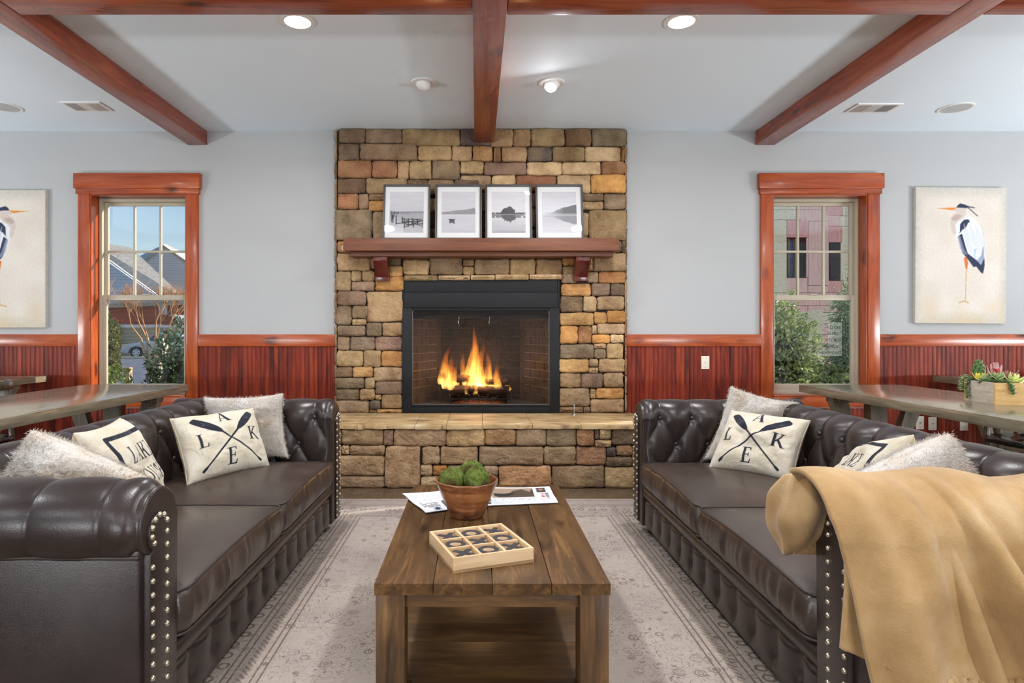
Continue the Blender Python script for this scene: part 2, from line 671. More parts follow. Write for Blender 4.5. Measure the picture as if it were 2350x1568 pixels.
b = NB('dark_stained_concrete')
P = b.pos()
n = b.noise(P, 1.3, 6, 0.65)
c = b.ramp(n, [(0.3, S(58, 50, 44)), (0.5, S(98, 80, 62)), (0.7, S(120, 100, 80))])
M_FLOOR = b.principled(c, b.math('ADD', b.math('MULTIPLY', n, 0.25), 0.15), b.bump(b.noise(P, 30, 4), 0.05, 0.004))
floor = setp(boxo('floor', M_FLOOR, None, XL, XR, YB, YW, -0.1, 0), 'dark stained concrete floor around the rug', kind='structure')

# simple frames for the windows out of view behind the camera
def plain_window(name, lo, hi, z0, z1, place):
    w = empty(name, kind='structure')
    for q in ((lo, lo + .06, z0, z1), (hi - .06, hi, z0, z1), (lo, hi, z0, z0 + .06), (lo, hi, z1 - .06, z1), ((lo + hi) / 2 - .02, (lo + hi) / 2 + .02, z0, z1)):
        m = MB()
        place(m, *q)
        m.build('window_frame', M_TRZ, w)
for i, h in enumerate(RWIN): plain_window('window_%d' % (i + 3), *h, lambda m, a, b_, c_, d: m.box(a, b_, YB - .14, YB - .04, c_, d))
plain_window('window_5', *SWIN[0], lambda m, a, b_, c_, d: m.box(XL - .14, XL - .08, a, b_, c_, d))
plain_window('window_6', *SWIN[0], lambda m, a, b_, c_, d: m.box(XR + .08, XR + .14, a, b_, c_, d))

# ------------------------------------------------------------------ beadboard wainscot: each board a part of the wall
BW = 0.0395
bm_ = MB()
hw = BW / 2
pr = [(-hw, 0.0), (-hw, -.008), (-hw + .003, -.012), (-hw + .007, -.012), (-hw + .0095, -.0095), (-hw + .012, -.012), (hw - .002, -.012), (hw, -.010), (hw, 0.0)]
bm_.prism([(p[0], p[1]) for p in pr], 2, 0.0, 1.08)
BEAD_ME = bm_.mesh('beadboard')
BEAD_ME.materials.append(M_BEAD)


def wainscot(x0, x1):
    n = max(1, round((x1 - x0) / BW))
    st = (x1 - x0) / n
    for i in range(n):
        o = bpy.data.objects.new('beadboard', BEAD_ME)
        COL.objects.link(o)
        o.parent = wall_back
        o.location = (x0 + (i + .5) * st, YW, 0)
        o.scale.x = st / BW
def under_window(x0, x1):
    for i in range(max(1, round((x1 - x0) / BW))):
        n = max(1, round((x1 - x0) / BW))
        st = (x1 - x0) / n
        o = bpy.data.objects.new('beadboard', BEAD_ME)
        COL.objects.link(o)
        o.parent = wall_back
        o.location = (x0 + (i + .5) * st, YW, 0)
        o.scale = (st / BW, 1, .52 / 1.08)

CH0, CH1 = -1.235, 1.315       # chimney sides
CAS = 0.104                    # casing width
wl, wr = WIN[1][0] - CAS, WIN[1][1] + CAS
vl, vr = WIN[2][0] - CAS, WIN[2][1] + CAS
wainscot(-4.75, wl)
wainscot(wr, CH0 + .02)
wainscot(CH1 - .02, vl)
wainscot(vr, 5.35)
under_window(wl, wr)
under_window(vl, vr)
# plain dado panels where the wall runs on out of view
for a, b_ in ((XL, -4.75), (5.35, XR)):
    boxo('dado_panel', M_BEAD, wall_back, a, b_, YW - .012, YW, 0, 1.08)
for i, (a, b_) in enumerate(((XL, wl), (wr, CH0 + .03), (CH1 - .03, vl), (vr, XR))):
    t = boxo('trim_%d' % (i + 1), M_TRX, None, a, b_, YW - .028, YW - .001, 1.072, 1.178, bevel=.004)
    setp(t, 'varnished pine chair rail %s' % ['beside the heron canvas at the edge', 'between tall window and fireplace', 'between fireplace and window with bushes', 'below the whole heron canvas'][i], kind='structure')
for i, (a, b_) in enumerate(((XL, CH0 - .03), (CH1 + .05, XR))):
    setp(boxo('baseboard_%s' % ('left', 'right')[i], M_TRX, None, a, b_, YW - .026, YW - .0125, 0, .12, bevel=.003), kind='structure')

# ------------------------------------------------------------------ windows
def rect_frame(name, mat, parent, x0, x1, z0, z1, y0, y1, ws, wt, wb, bevel=.003):
    """a four-sided frame as one mesh: stiles of ws, top wt, bottom wb"""
    m = MB()
    m.box(x0, x0 + ws, y0, y1, z0, z1)
    m.box(x1 - ws, x1, y0, y1, z0, z1)
    m.box(x0 + ws, x1 - ws, y0, y1, z1 - wt, z1)
    m.box(x0 + ws, x1 - ws, y0, y1, z0, z0 + wb)
    return m.build(name, mat, parent, bevel=bevel, auto=40)


def make_window(k, label):
    x0, x1 = WIN[k]
    xc = (x0 + x1) / 2
    w = empty('window_%d' % k, (0, 0, 0), label=label, kind='structure')
    # casing
    boxo('side_casing', M_TRZ, w, x0 - CAS, x0, YW - .03, YW + .01, .53, WZ1 + .002, bevel=.004)
    boxo('side_casing', M_TRZ, w, x1, x1 + CAS, YW - .03, YW + .01, .53, WZ1 + .002, bevel=.004)
    boxo('head_fillet', M_TRX, w, x0 - CAS - .012, x1 + CAS + .012, YW - .042, YW + .002, WZ1, 2.472, bevel=.003)
    boxo('head_casing', M_TRX, w, x0 - CAS - .025, x1 + CAS + .025, YW - .055, YW - .002, 2.468, 2.602, bevel=.005)
    boxo('apron', M_TRX, w, x0, x1, YW - .026, YW + .005, .53, .622, bevel=.003)
    # jamb lining
    boxo('jamb', M_TRZ, w, x0, x0 + .012, YW - .02, YW + .10, WZ0, WZ1)
    boxo('jamb', M_TRZ, w, x1 - .012, x1, YW - .02, YW + .10, WZ0, WZ1)
    boxo('jamb_head', M_TRX, w, x0 + .012, x1 - .012, YW - .02, YW + .10, WZ1 - .012, WZ1)
    boxo('window_stool', M_TRX, w, x0 + .012, x1 - .012, YW - .026, YW + .09, .622, .64, bevel=.002)
    a0, a1 = x0 + .014, x1 - .014
    zb, zt, zm = .641, WZ1 - .014, 1.508
    rect_frame('vinyl_frame', M_VINYL, w, a0, a1, zb, zt, YW + .085, YW + .16, .028, .03, .035)
    us = rect_frame('upper_sash', M_VINYL, w, a0 + .022, a1 - .022, zm - .022, zt - .024, YW + .125, YW + .15, .036, .036, .03)
    ls = rect_frame('lower_sash', M_VINYL, w, a0 + .022, a1 - .022, zb + .028, zm + .026, YW + .095, YW + .122, .04, .048, .06)
    gx0, gx1 = a0 + .058, a1 - .058
    gz0, gz1 = zm + .008, zt - .06
    w3 = (gx1 - gx0) / 3
    zmid = (gz0 + gz1) / 2
    for i in range(3):
        for j in range(2):
            boxo('pane', M_GLASS, us, gx0 + i * w3, gx0 + (i + 1) * w3, YW + .136, YW + .139, (gz0, zmid)[j], (zmid, gz1)[j])
    for i in (1, 2): boxo('muntin', M_VINYL, us, gx0 + i * w3 - .01, gx0 + i * w3 + .01, YW + .126, YW + .149, gz0, gz1, bevel=.003)
    boxo('muntin', M_VINYL, us, gx0, gx1, YW + .127, YW + .148, zmid - .01, zmid + .01, bevel=.003)
    boxo('pane', M_GLASS, ls, a0 + .062, a1 - .062, YW + .106, YW + .109, zb + .088, zm - .022)
    boxo('sash_lock', M_VINYL, ls, xc - .03, xc + .03, YW + .085, YW + .12, zm + .024, zm + .036, bevel=.003)
    return w


window_1 = make_window(1, 'sash window showing parked car and bare tree')
window_2 = make_window(2, 'sash window showing sheathed building and bushes')

# ------------------------------------------------------------------ ceiling beams
def beam(name, x0, x1, y0, y1, z0, mat, label):
    o = boxo(name, mat, None, x0, x1, y0, y1, z0, ZC - .001, bevel=.006)
    return setp(o, label, 'beam', 'exposed ceiling beams', 'structure')


beam('ceiling_beam', -2.564, -2.393, YB, YW - .002, 2.862, M_BMY, 'stained ceiling beam above the window with parked car')
beam('ceiling_beam', 2.482, 2.653, YB, YW - .002, 2.862, M_BMY, 'stained ceiling beam above the window with bushes')
beam('ceiling_beam', -.018, .158, YB, 5.345, 2.858, M_BMY, 'stained ceiling beam meeting the top of the chimney')
for a, b_, l in ((XL, -2.566, 'outer end by the heron canvas cut by the frame'), (-2.391, -.02, 'span over the sofa with the oar pillow against fur'),
                 (.16, 2.48, 'span over the sofa with the tan blanket'), (2.655, XR, 'short outer end above the whole heron canvas')):
    beam('ceiling_beam', a, b_, 3.03, 3.2, 2.862, M_BMX, 'stained cross beam, ' + l)
for y in (-.2, -3.4):
    for a, b_ in ((XL, -2.566), (-2.391, -.02), (.16, 2.48), (2.655, XR)):
        beam('ceiling_beam', a, b_, y, y + .17, 2.862, M_BMX, 'stained cross beam behind the seating area')

# ------------------------------------------------------------------ stone fireplace
b = NB('ledge_stone')
P = b.obj()
oi = b.n('ShaderNodeObjectInfo')
g = b.n('ShaderNodeNewGeometry')
Pw = g.outputs['Position']
n1 = b.noise(Pw, 7, 5, 0.6)
n2 = b.noise(Pw, 38, 5, 0.65)
n3 = b.noise(Pw, 3.2, 3, 0.5)
c = b.mix(b.bw(n1, 0.38, 0.68), oi.outputs['Color'], b.mix(1.0, oi.outputs['Color'], S(196, 186, 180), 'MULTIPLY'))
c = b.mix(b.math('MULTIPLY', b.bw(n3, 0.5, 0.72), 0.35), c, S(196, 160, 112))
c = b.mix(b.math('MULTIPLY', b.bw(n2, 0.5, 0.75), 0.35), c, S(92, 76, 62))
c = b.mix(b.math('MULTIPLY', b.bw(b.noise(Pw, 110, 2), 0.63, 0.72), 0.35), c, S(222, 200, 168))
h = b.math('ADD', b.math('MULTIPLY', n2, 0.6), b.math('MULTIPLY', b.noise(Pw, 14, 4), 1.2))
M_STONE = b.principled(c, 0.82, b.bump(h, 1.0, 0.028), spec=0.25)
M_MORTAR = plain('dark_mortar', S(62, 52, 44), 0.95, bump=0.5, bscale=90)

b = NB('flagstone_cap')
Pw = b.pos()
n1 = b.noise(b.mapping(Pw, (2.2, 6, 3)), 1.6, 6, 0.6, 0.6)
c = b.ramp(n1, [(0.32, S(108, 92, 76)), (0.45, S(184, 152, 106)), (0.58, S(200, 172, 128)), (0.72, S(222, 205, 176))])
c = b.mix(b.math('MULTIPLY', b.bw(b.noise(b.mapping(Pw, (3, 12, 3), (4, 2, 0)), 2.0, 4), 0.58, 0.68), 0.7), c, S(104, 94, 84))
M_FLAG = b.principled(c, 0.55, b.bump(b.noise(Pw, 22, 5), 0.45, 0.012))

CC = {'g': (150, 128, 102), 't': (178, 148, 110), 'o': (204, 150, 88), 'r': (158, 110, 80), 'd': (124, 102, 82), 'b': (202, 172, 132), 'k': (104, 92, 86), 'p': (150, 122, 106), 'y': (214, 168, 110)}


def stone_mesh(w, h, dep, rough=1.0, seed=0, nx=4, ny=3):
    """an irregular squared stone: local x 0..w, z 0..h, front towards -y by dep"""
    rs = random.Random(seed)
    out = []
    cx, cz = w / 2, h / 2
    j = min(0.012, 0.07 * min(w, h)) * rough
    cr = min(0.014, 0.14 * min(w, h))
    side = lambda a, b, n: [(a[0] + (b[0] - a[0]) * k / n, a[1] + (b[1] - a[1]) * k / n) for k in range(n)]
    pts = side((cr, 0), (w - cr, 0), nx) + side((w - cr, 0), (w, cr), 1) + side((w, cr), (w, h - cr), ny) + side((w, h - cr), (w - cr, h), 1) \
        + side((w - cr, h), (cr, h), nx) + side((cr, h), (0, h - cr), 1) + side((0, h - cr), (0, cr), ny) + side((0, cr), (cr, 0), 1)
    pts = [(x + rs.uniform(-j, j) * .5, z + rs.uniform(-j, j) * .5) for x, z in pts]
    n = len(pts)
    rings = []
    for ins, y in ((0.0, 0.0), (0.0, -dep * .68), (0.006, -dep * .93), (0.022, -dep)):
        ring = []
        for x, z in pts:
            d = math.hypot(x - cx, z - cz) + 1e-6
            kx = max(0.0, 1 - ins / max(w / 2, .02))
            kz = max(0.0, 1 - ins / max(h / 2, .02))
            ring.append((cx + (x - cx) * kx, y + (rs.uniform(-1, 1) * (.008 if ins > .01 else .005) * rough if ins else 0), cz + (z - cz) * kz))
        rings.append(ring)
    m = MB()
    m.grid(np.array(rings), close_v=True)
    m.fan([3 * n + k for k in range(n)], (cx + rs.uniform(-.1, .1) * w, -dep - rs.uniform(0, .006), cz + rs.uniform(-.1, .1) * h))
    return m.mesh('stone', smooth=True)


def stone(parent, x0, z0, x1, z1, col, yb, dep, seed, rot=0.0, name='stone'):
    rs = random.Random(seed * 13 + 5)
    gap = 0.0035
    me = stone_mesh(max(.015, x1 - x0 - gap), max(.012, z1 - z0 - gap), dep + rs.uniform(-.008, .010), seed=seed)
    o = link_mesh(name, me, M_STONE, parent)
    o.location = (x0 + gap / 2, yb, z0 + gap / 2)
    v = rs.uniform(.91, 1.19)
    cc = CC[col[0]]
    if len(col) > 1: cc = tuple((a + q) / 2 for a, q in zip(cc, CC[col[1]]))
    cc = [max(0, min(255, a * v + rs.uniform(-2.5, 2.5))) for a in cc]
    o.color = S(*cc)
    return o


YC = 5.335
fireplace = empty('stone_fireplace', (0, 0, 0), label='tall stacked-stone fireplace rising to the ceiling with raised hearth', cat='fireplace')
K = 4.3556
ZA, ZB, ZD = (750, 280), (1100, 280), (1100, 620)
ZCc = (750, 620)
RAW = []
def addz(org, rows, k=K):
    for r in rows:
        RAW.append((org[0] + r[0] / k, org[1] + r[1] / k, org[0] + r[2] / k, org[1] + r[3] / k, r[4]))
addz(ZA, [(118, 58, 381, 204, 'd'), (382, 58, 747, 209, 'gd'), (748, 58, 1333, 233, 't'), (1334, 58, 1640, 232, 'k'),
          (112, 207, 327, 376, 'd'), (328, 211, 905, 381, 'gt'), (906, 233, 1249, 382, 't'), (1250, 233, 1454, 385, 't'), (1455, 233, 1664, 384, 'ot'),
          (106, 378, 448, 556, 'r'), (449, 383, 702, 552, 'r'), (703, 383, 822, 568, 't'), (823, 383, 1051, 570, 't'), (1053, 383, 1330, 570, 'g'), (1331, 386, 1570, 514, 'b'),
          (100, 558, 385, 710, 'd'), (387, 556, 800, 714, 't'), (106, 712, 312, 870, 'r'), (313, 714, 416, 870, 'p'), (417, 716, 800, 780, 't'), (418, 782, 800, 892, 'o'),
          (90, 872, 453, 1182, 'g'), (454, 894, 800, 1182, 'g'), (98, 1184, 420, 1304, 'or'), (421, 1184, 800, 1304, 'd'),
          (801, 572, 1010, 760, 'd'), (1011, 572, 1270, 720, 'g'), (1271, 572, 1524, 740, 'd'), (801, 762, 1130, 900, 'g'), (1131, 722, 1524, 890, 't'), (801, 902, 1090, 1060, 'd'), (1091, 892, 1330, 1050, 'g'), (1331, 892, 1524, 1080, 'd'), (801, 1062, 1210, 1304, 'g'), (1211, 1060, 1524, 1304, 'd'),  # filler stones behind the pictures, dark tones paint in the shade there
          (96, 1306, 435, 1492, 't'), (437, 1306, 606, 1475, 't'), (607, 1306, 741, 1435, 'd'), (607, 1437, 758, 1545, 'ot'), (760, 1306, 1016, 1373, 'to'), (760, 1375, 1025, 1530, 't'),
          (1027, 1306, 1357, 1528, 'gt'), (1358, 1306, 1486, 1371, 'g'), (1358, 1373, 1472, 1441, 't'), (1358, 1443, 1472, 1528, 't'), (1487, 1306, 1650, 1366, 'g'), (1474, 1368, 1828, 1528, 'gt')])
addz(ZB, [(116, 58, 341, 243, 't'), (342, 58, 521, 238, 't'), (522, 58, 856, 240, 't'), (857, 58, 1125, 238, 'rd'), (1126, 58, 1468, 241, 'g'),
          (142, 245, 219, 394, 'tr'), (220, 243, 478, 390, 't'), (479, 242, 732, 388, 'k'), (733, 242, 1055, 394, 't'), (1056, 242, 1420, 394, 'b'), (1421, 242, 1458, 384, 'o'),
          (48, 396, 476, 526, 'p'), (477, 392, 829, 528, 'b'), (830, 396, 1221, 525, 'b'), (1222, 388, 1464, 519, 'r'),
          (-195, 526, 120, 700, 'gt'), (121, 528, 365, 700, 'b'), (366, 530, 775, 700, 'r'), (776, 528, 1115, 708, 'b'), (1116, 522, 1468, 708, 'o'),
          (0, 702, 300, 900, 'g'), (301, 702, 640, 860, 'd'), (641, 702, 900, 900, 't'), (901, 710, 1248, 788, 'd'), (901, 790, 1246, 874, 't'), (1249, 712, 1464, 872, 'g'),
          (0, 902, 350, 1080, 'd'), (351, 862, 640, 1060, 'g'), (641, 902, 1098, 1140, 'tg'), (1100, 874, 1474, 1180, 't'), (0, 1082, 420, 1304, 'g'), (421, 1062, 860, 1304, 'd'), (861, 1142, 1098, 1304, 'g'), (1100, 1184, 1427, 1304, 'd'), (1428, 1184, 1464, 1304, 'g'),  # those behind the pictures again darkened to paint their shade
          (127, 1306, 259, 1360, 'dg'), (260, 1306, 345, 1366, 't'), (346, 1306, 495, 1364, 'g'), (497, 1306, 832, 1364, 'b'), (305, 1368, 567, 1528, 't'), (568, 1368, 833, 1528, 't'), (834, 1306, 963, 1438, 'or'), (834, 1440, 960, 1524, 'b'),
          (965, 1306, 1087, 1524, 't'), (1088, 1306, 1138, 1490, 't'), (1139, 1306, 1472, 1495, 't')])
addz(ZCc, [(90, 10, 238, 207, 'gt'), (239, 2, 346, 112, 'b'), (347, 2, 480, 110, 't'), (241, 113, 478, 207, 'p'), (480, 56, 773, 208, 'o'),
           (98, 209, 394, 356, 'dp'), (396, 211, 778, 517, 't'), (89, 358, 248, 551, 'g'), (249, 357, 421, 486, 'tg'), (249, 488, 397, 552, 'b'), (398, 490, 443, 522, 'b'),
           (100, 553, 387, 660, 'gp'), (389, 524, 549, 664, 'g'), (550, 519, 758, 664, 't'), (98, 662, 224, 804, 'g'), (225, 666, 479, 804, 'kg'), (480, 666, 756, 804, 'p'),
           (93, 806, 361, 964, 't'), (362, 800, 539, 972, 't'), (541, 808, 760, 970, 'o'), (88, 966, 256, 1074, 'd'), (257, 968, 458, 1074, 'ot'), (459, 972, 760, 1112, 'tg'),
           (86, 1076, 375, 1189, 'g'), (377, 1076, 479, 1189, 'b'), (480, 1114, 760, 1246, 'gp'), (82, 1191, 324, 1302, 'g'), (325, 1190, 479, 1302, 't'), (480, 1248, 541, 1302, 't'), (542, 1246, 754, 1390, 't'),
           (82, 1304, 421, 1470, 'g'), (423, 1304, 536, 1398, 'k'), (423, 1400, 496, 1470, 't'), (497, 1392, 754, 1470, 'to')])
addz(ZD, [(822, 32, 976, 133, 'g'), (977, 40, 1081, 112, 'b'), (1082, 12, 1193, 128, 'g'), (1194, 12, 1468, 131, 'or'), (820, 134, 1122, 260, 'oy'), (1123, 130, 1311, 260, 'gp'), (1312, 133, 1464, 256, 'd'),
          (810, 262, 1039, 422, 'd'), (1040, 262, 1178, 416, 'b'), (1179, 260, 1453, 398, 'gt'), (804, 424, 1148, 556, 'y'), (1149, 418, 1279, 538, 'oy'), (1280, 400, 1464, 530, 'o'),
          (805, 558, 988, 738, 'o'), (989, 556, 1128, 736, 'or'), (1129, 550, 1180, 640, 'b'), (1181, 532, 1460, 640, 'b'), (1130, 644, 1313, 732, 'o'), (1314, 644, 1450, 728, 'b'),
          (803, 740, 1150, 886, 'g'), (1151, 734, 1274, 788, 't'), (1151, 790, 1272, 886, 'g'), (1275, 733, 1445, 884, 't'), (792, 888, 1096, 1028, 'y'), (1097, 888, 1193, 970, 'b'), (1097, 972, 1194, 1032, 'b'), (1195, 886, 1457, 1024, 't'),
          (802, 1030, 1020, 1180, 'dt'), (1021, 1034, 1242, 1184, 'p'), (1243, 1028, 1447, 1176, 'dt'), (794, 1182, 1111, 1364, 'g'), (1112, 1186, 1168, 1288, 'b'), (1169, 1180, 1450, 1290, 'oy'), (1113, 1292, 1454, 1470, 'tg'), (790, 1366, 1044, 1470, 'd'), (1045, 1368, 1111, 1470, 'g')])
for i, (xa, ya, xb, yb, col) in enumerate(RAW):
    p, q = at(xa, yb, YC), at(xb, ya, YC)
    stone(fireplace, p.x, max(.49, p.z), q.x, min(ZC - .002, q.z), col, YC + .055, .055, i)
# thin rough lintel stones over the firebox
LINT = [(ZCc, 768, 48, 1108, 106), (ZCc, 1110, 48, 1434, 102), (ZCc, 1436, 46, 1682, 100), (ZD, 157, 40, 497, 100), (ZD, 499, 38, 830, 92)]
for i, (og, a, y0, b_, y1) in enumerate(LINT):
    p, q = at(og[0] + a / K, og[1] + y1 / K, YC - .03), at(og[0] + b_ / K, og[1] + y0 / K, YC - .03)
    stone(fireplace, p.x, p.z, q.x, q.z, 'b', YC + .05, .09, 400 + i, name='lintel_stone')
# mortar backing with the firebox opening left free
mb = MB()
for a, b_, c_, d in ((CH0 + .02, -.655, .45, ZC - .002), (.735, CH1 - .02, .45, ZC - .002), (-.655, .735, 1.66, ZC - .002)):
    mb.box(a, b_, YC + .05, YW - .0005, c_, d)
mb.build('mortar_backing', M_MORTAR, fireplace)
# return stones on the two chimney cheeks
for sgn, xs in ((-1, CH0), (1, CH1)):
    z = .5
    k = 0
    while z < ZC - .03:
        hh = min(random.uniform(.12, .2), ZC - .004 - z)
        me = stone_mesh(.06, hh - .004, .02, seed=700 + k)
        o = link_mesh('stone', me, M_STONE, fireplace)
        o.rotation_euler = (0, 0, R(90) if sgn > 0 else R(-90))
        o.location = (xs - sgn * .008, YC + .03 if sgn > 0 else YC + .09, z)
        o.color = S(*CC[random.choice('gtdr')])
        z += hh
        k += 1

# raised hearth
HX0, HX1, HY0, HY1, HZ = -1.27, 1.34, 4.69, YC + .03, .475
EH = (760, 900)
KE = 3.264
RAW2 = [(-70, 275, 75, 400, 'g'), (76, 275, 387, 400, 't'), (388, 283, 466, 404, 'p'), (467, 275, 862, 408, 'gt'), (863, 275, 1152, 412, 't'), (1153, 275, 1382, 403, 'rt'), (1383, 275, 1610, 408, 'dg'), (1594, 410, 1838, 549, 'g'), (1612, 270, 1839, 408, 'g'),
        (1841, 268, 1974, 407, 'rt'), (1975, 270, 2009, 357, 'g'), (2010, 270, 2101, 356, 'b'), (2102, 268, 2300, 399, 'd'), (1976, 359, 2102, 414, 't'), (2301, 268, 2500, 402, 't'),
        (-70, 402, 72, 560, 't'), (73, 404, 133, 474, 'b'), (134, 404, 400, 478, 'gt'), (401, 406, 667, 726, 't'), (668, 408, 679, 544, 'b'), (680, 410, 814, 546, 'tg'), (815, 410, 1103, 550, 't'), (1104, 410, 1593, 552, 'gt'),
        (1836, 412, 2063, 551, 'tr'), (2064, 416, 2137, 484, 'k'), (2138, 402, 2259, 482, 'rt'), (2064, 486, 2258, 562, 'd'), (2260, 402, 2330, 566, 't'), (2331, 404, 2500, 560, 'g'),
        (-20, 480, 397, 630, 'gt'), (-20, 632, 399, 729, 'gt'), (668, 546, 759, 631, 'b'), (760, 552, 869, 631, 'o'), (668, 633, 803, 726, 'b'), (870, 552, 1001, 631, 'g'), (1002, 552, 1138, 631, 't'), (1139, 554, 1253, 632, 'g'),
        (804, 633, 1127, 726, 't'), (1128, 634, 1253, 726, 't'), (1254, 554, 1654, 726, 'tr'), (1655, 554, 2050, 726, 'td'), (2051, 568, 2330, 726, 't'), (2331, 562, 2500, 726, 'r')]
for i, (xa, ya, xb, yb, col) in enumerate(RAW2):
    p, q = at(EH[0] + xa / KE, EH[1] + yb / KE, HY0 - .02), at(EH[0] + xb / KE, EH[1] + ya / KE, HY0 - .02)
    x0, x1 = max(p.x, HX0), min(q.x, HX1)
    if x1 - x0 < .012: continue
    stone(fireplace, x0, max(0.0, p.z), x1, min(HZ - .012, q.z), col, HY0 + .03, .05, 500 + i)
boxo('hearth_core', M_MORTAR, fireplace, HX0 + .03, HX1 - .03, HY0 + .02, HY1, 0, HZ - .014)
for sgn, xs in ((-1, HX0), (1, HX1)):
    for r, z in enumerate((.0, .15, .31)):
        y = HY0 + .03
        while y < HY1 - .05:
            wd = min(random.uniform(.16, .3), HY1 - y)
            o = link_mesh('stone', stone_mesh(wd - .004, .14, .045, seed=random.randint(0, 9999)), M_STONE, fireplace)
            o.rotation_euler = (0, 0, R(90) if sgn > 0 else R(-90))
            o.location = (xs - sgn * .035, y if sgn > 0 else y + wd, z)
            o.color = S(*CC[random.choice('gtdrt')])
            y += wd
# capping flagstones
caps = [(-1.29, -.93), (-.928, -.86), (-.858, -.47), (-.468, -.23), (-.228, .05), (.052, .43), (.432, .80), (.802, 1.36)]
for i, (a, b_) in enumerate(caps):
    rs = random.Random(i)
    m = MB()
    n = 8
    fr = [(a + (b_ - a) * k / n, HY0 - .035 + rs.uniform(-.012, .012)) for k in range(n + 1)]
    poly = fr + [(b_, HY1 + .02), (a, HY1 + .02)]
    m.prism(poly, 2, HZ - .018 + rs.uniform(-.004, .004), HZ + .014)
    m.build('cap_flagstone', M_FLAG, fireplace, bevel=.004, auto=40)

# ------------------------------------------------------------------ firebox insert
ins = empty('fireplace_insert', (.04, YC, .49), label='black steel fireplace insert with glass doors and mesh curtains', cat='insert')
def ib(name, mat, x0, x1, y0, y1, z0, z1, bevel=0.0, parent=None):
    o = boxo(name, mat, parent or ins, x0 - .04, x1 - .04, y0 - YC, y1 - YC, z0 - .49, z1 - .49, bevel)
    return o
IX0, IX1, IZ0, IZ1 = -.65, .73, .492, 1.662
ox0, ox1, oz0, oz1 = -.562, .642, .562, 1.40
ib('hood_panel', M_BLACK, IX0 + .02, IX1 - .02, YC - .005, YC + .03, 1.548, 1.66, .004)
ib('hood_panel', M_BLACK, IX0 + .02, IX1 - .02, YC - .012, YC + .03, 1.412, 1.546, .004)
ib('frame_stile', M_BLACK, IX0, ox0, YC - .002, YC + .05, IZ0, 1.412, .004)
ib('frame_stile', M_BLACK, ox1, IX1, YC - .002, YC + .05, IZ0, 1.412, .004)
ib('side_flange', M_BLACK, IX0, IX0 + .018, YC + .001, YC + .05, 1.413, IZ1, .002)
ib('side_flange', M_BLACK, IX1 - .018, IX1, YC + .001, YC + .05, 1.413, IZ1, .002)
ib('bottom_rail', M_BLACK, ox0, ox1, YC - .002, YC + .05, IZ0, .542, .004)
ib('threshold', M_BLACK, ox0, ox1, YC + .006, YC + .05, .544, oz0, .003)
ib('top_rail', M_BLACK, ox0, ox1, YC + .006, YC + .05, oz1 - .012, 1.411, .003)
for a, b_, c_, d in ((ox0, ox0 + .006, oz0, oz1), (ox1 - .006, ox1, oz0, oz1), (ox0, ox1, oz0, oz0 + .006)):
    ib('door_edge', plain('brushed_edge', S(120, 116, 112), .35, metal=.6), a, b_, YC + .012, YC + .018, c_, d)
ib('glass_door', M_FIREGLASS, ox0 + .006, .038, YC + .02, YC + .024, oz0 + .006, oz1 - .012)
ib('glass_door', M_FIREGLASS, .042, ox1 - .006, YC + .02, YC + .024, oz0 + .006, oz1 - .012)
# fire-brick lining
M_FBRICK = plain('sooty_firebrick', S(84, 68, 58), .9, var=.25, scale=9, bump=.5, bscale=60)
M_FMORT = plain('firebrick_mortar', S(168, 150, 132), .95, var=.15)
M_SOOT = plain('soot_floor', S(86, 76, 70), .95, var=.3, scale=12, bump=.4, bscale=80)
yb0, yb1 = YC + .06, YC + .56
M_FBRICK2 = plain('soot_black_firebrick', S(56, 46, 40), .95, var=.35, scale=7, bump=.5, bscale=60)
def wallgrid(name, A, B, z0, z1, nb, bmat=None, mmat=None):
    """a lining wall of courses from plan point A to B: mortar sheet plus bricks as its sub-parts"""
    A, B = Vector(A), Vector(B)
    L = (B - A).length
    ang = math.atan2(B.y - A.y, B.x - A.x)
    w = MB().box(0, L, .012, .05, 0, z1 - z0).build(name, mmat or M_FMORT, ins)
    w.location = (A.x - .04, A.y - YC, z0 - .49)
    w.rotation_euler = (0, 0, ang)
    hh = .0765
    bl = L / nb
    r = 0
    z = 0.0
    while z < z1 - z0 - .02:
        off = 0 if r % 2 else -.5
        k = 0
        while (k + off) * bl < L - .01:
            a = max(0, (k + off) * bl)
            b_ = min(L, (k + off + 1) * bl)
            if b_ - a > .02:
                boxo('firebrick', bmat or M_FBRICK, w, a + .004, b_ - .004, 0, .014, z + .004, min(z + hh - .004, z1 - z0))
            k += 1
        z += hh
        r += 1
    return w
wallgrid('side_lining', (ox0 - .005, yb0), (-.36, yb1), .545, 1.44, 3)
wallgrid('back_lining', (-.36, yb1), (.44, yb1), .545, 1.44, 4, M_FBRICK2, plain('sooty_mortar', S(96, 84, 74), .95, var=.2))
wallgrid('side_lining', (.44, yb1), (ox1 + .005, yb0), .545, 1.44, 3)
for cx_ in (-.36, .44): ib('corner_brick', M_FBRICK, cx_ - .02, cx_ + .02, yb1 - .02, yb1 + .03, .548, 1.44)
ib('hearth_floor', M_SOOT, ox0 - .01, ox1 + .01, YC + .02, yb1 + .05, .50, .548)
ib('smoke_hood', M_BLACK, ox0 - .01, ox1 + .01, YC + .052, yb1 + .05, 1.41, 1.45)
ib('damper_lip', M_BLACK, ox0 + .01, ox1 - .01, YC + .06, YC + .075, 1.32, 1.41)
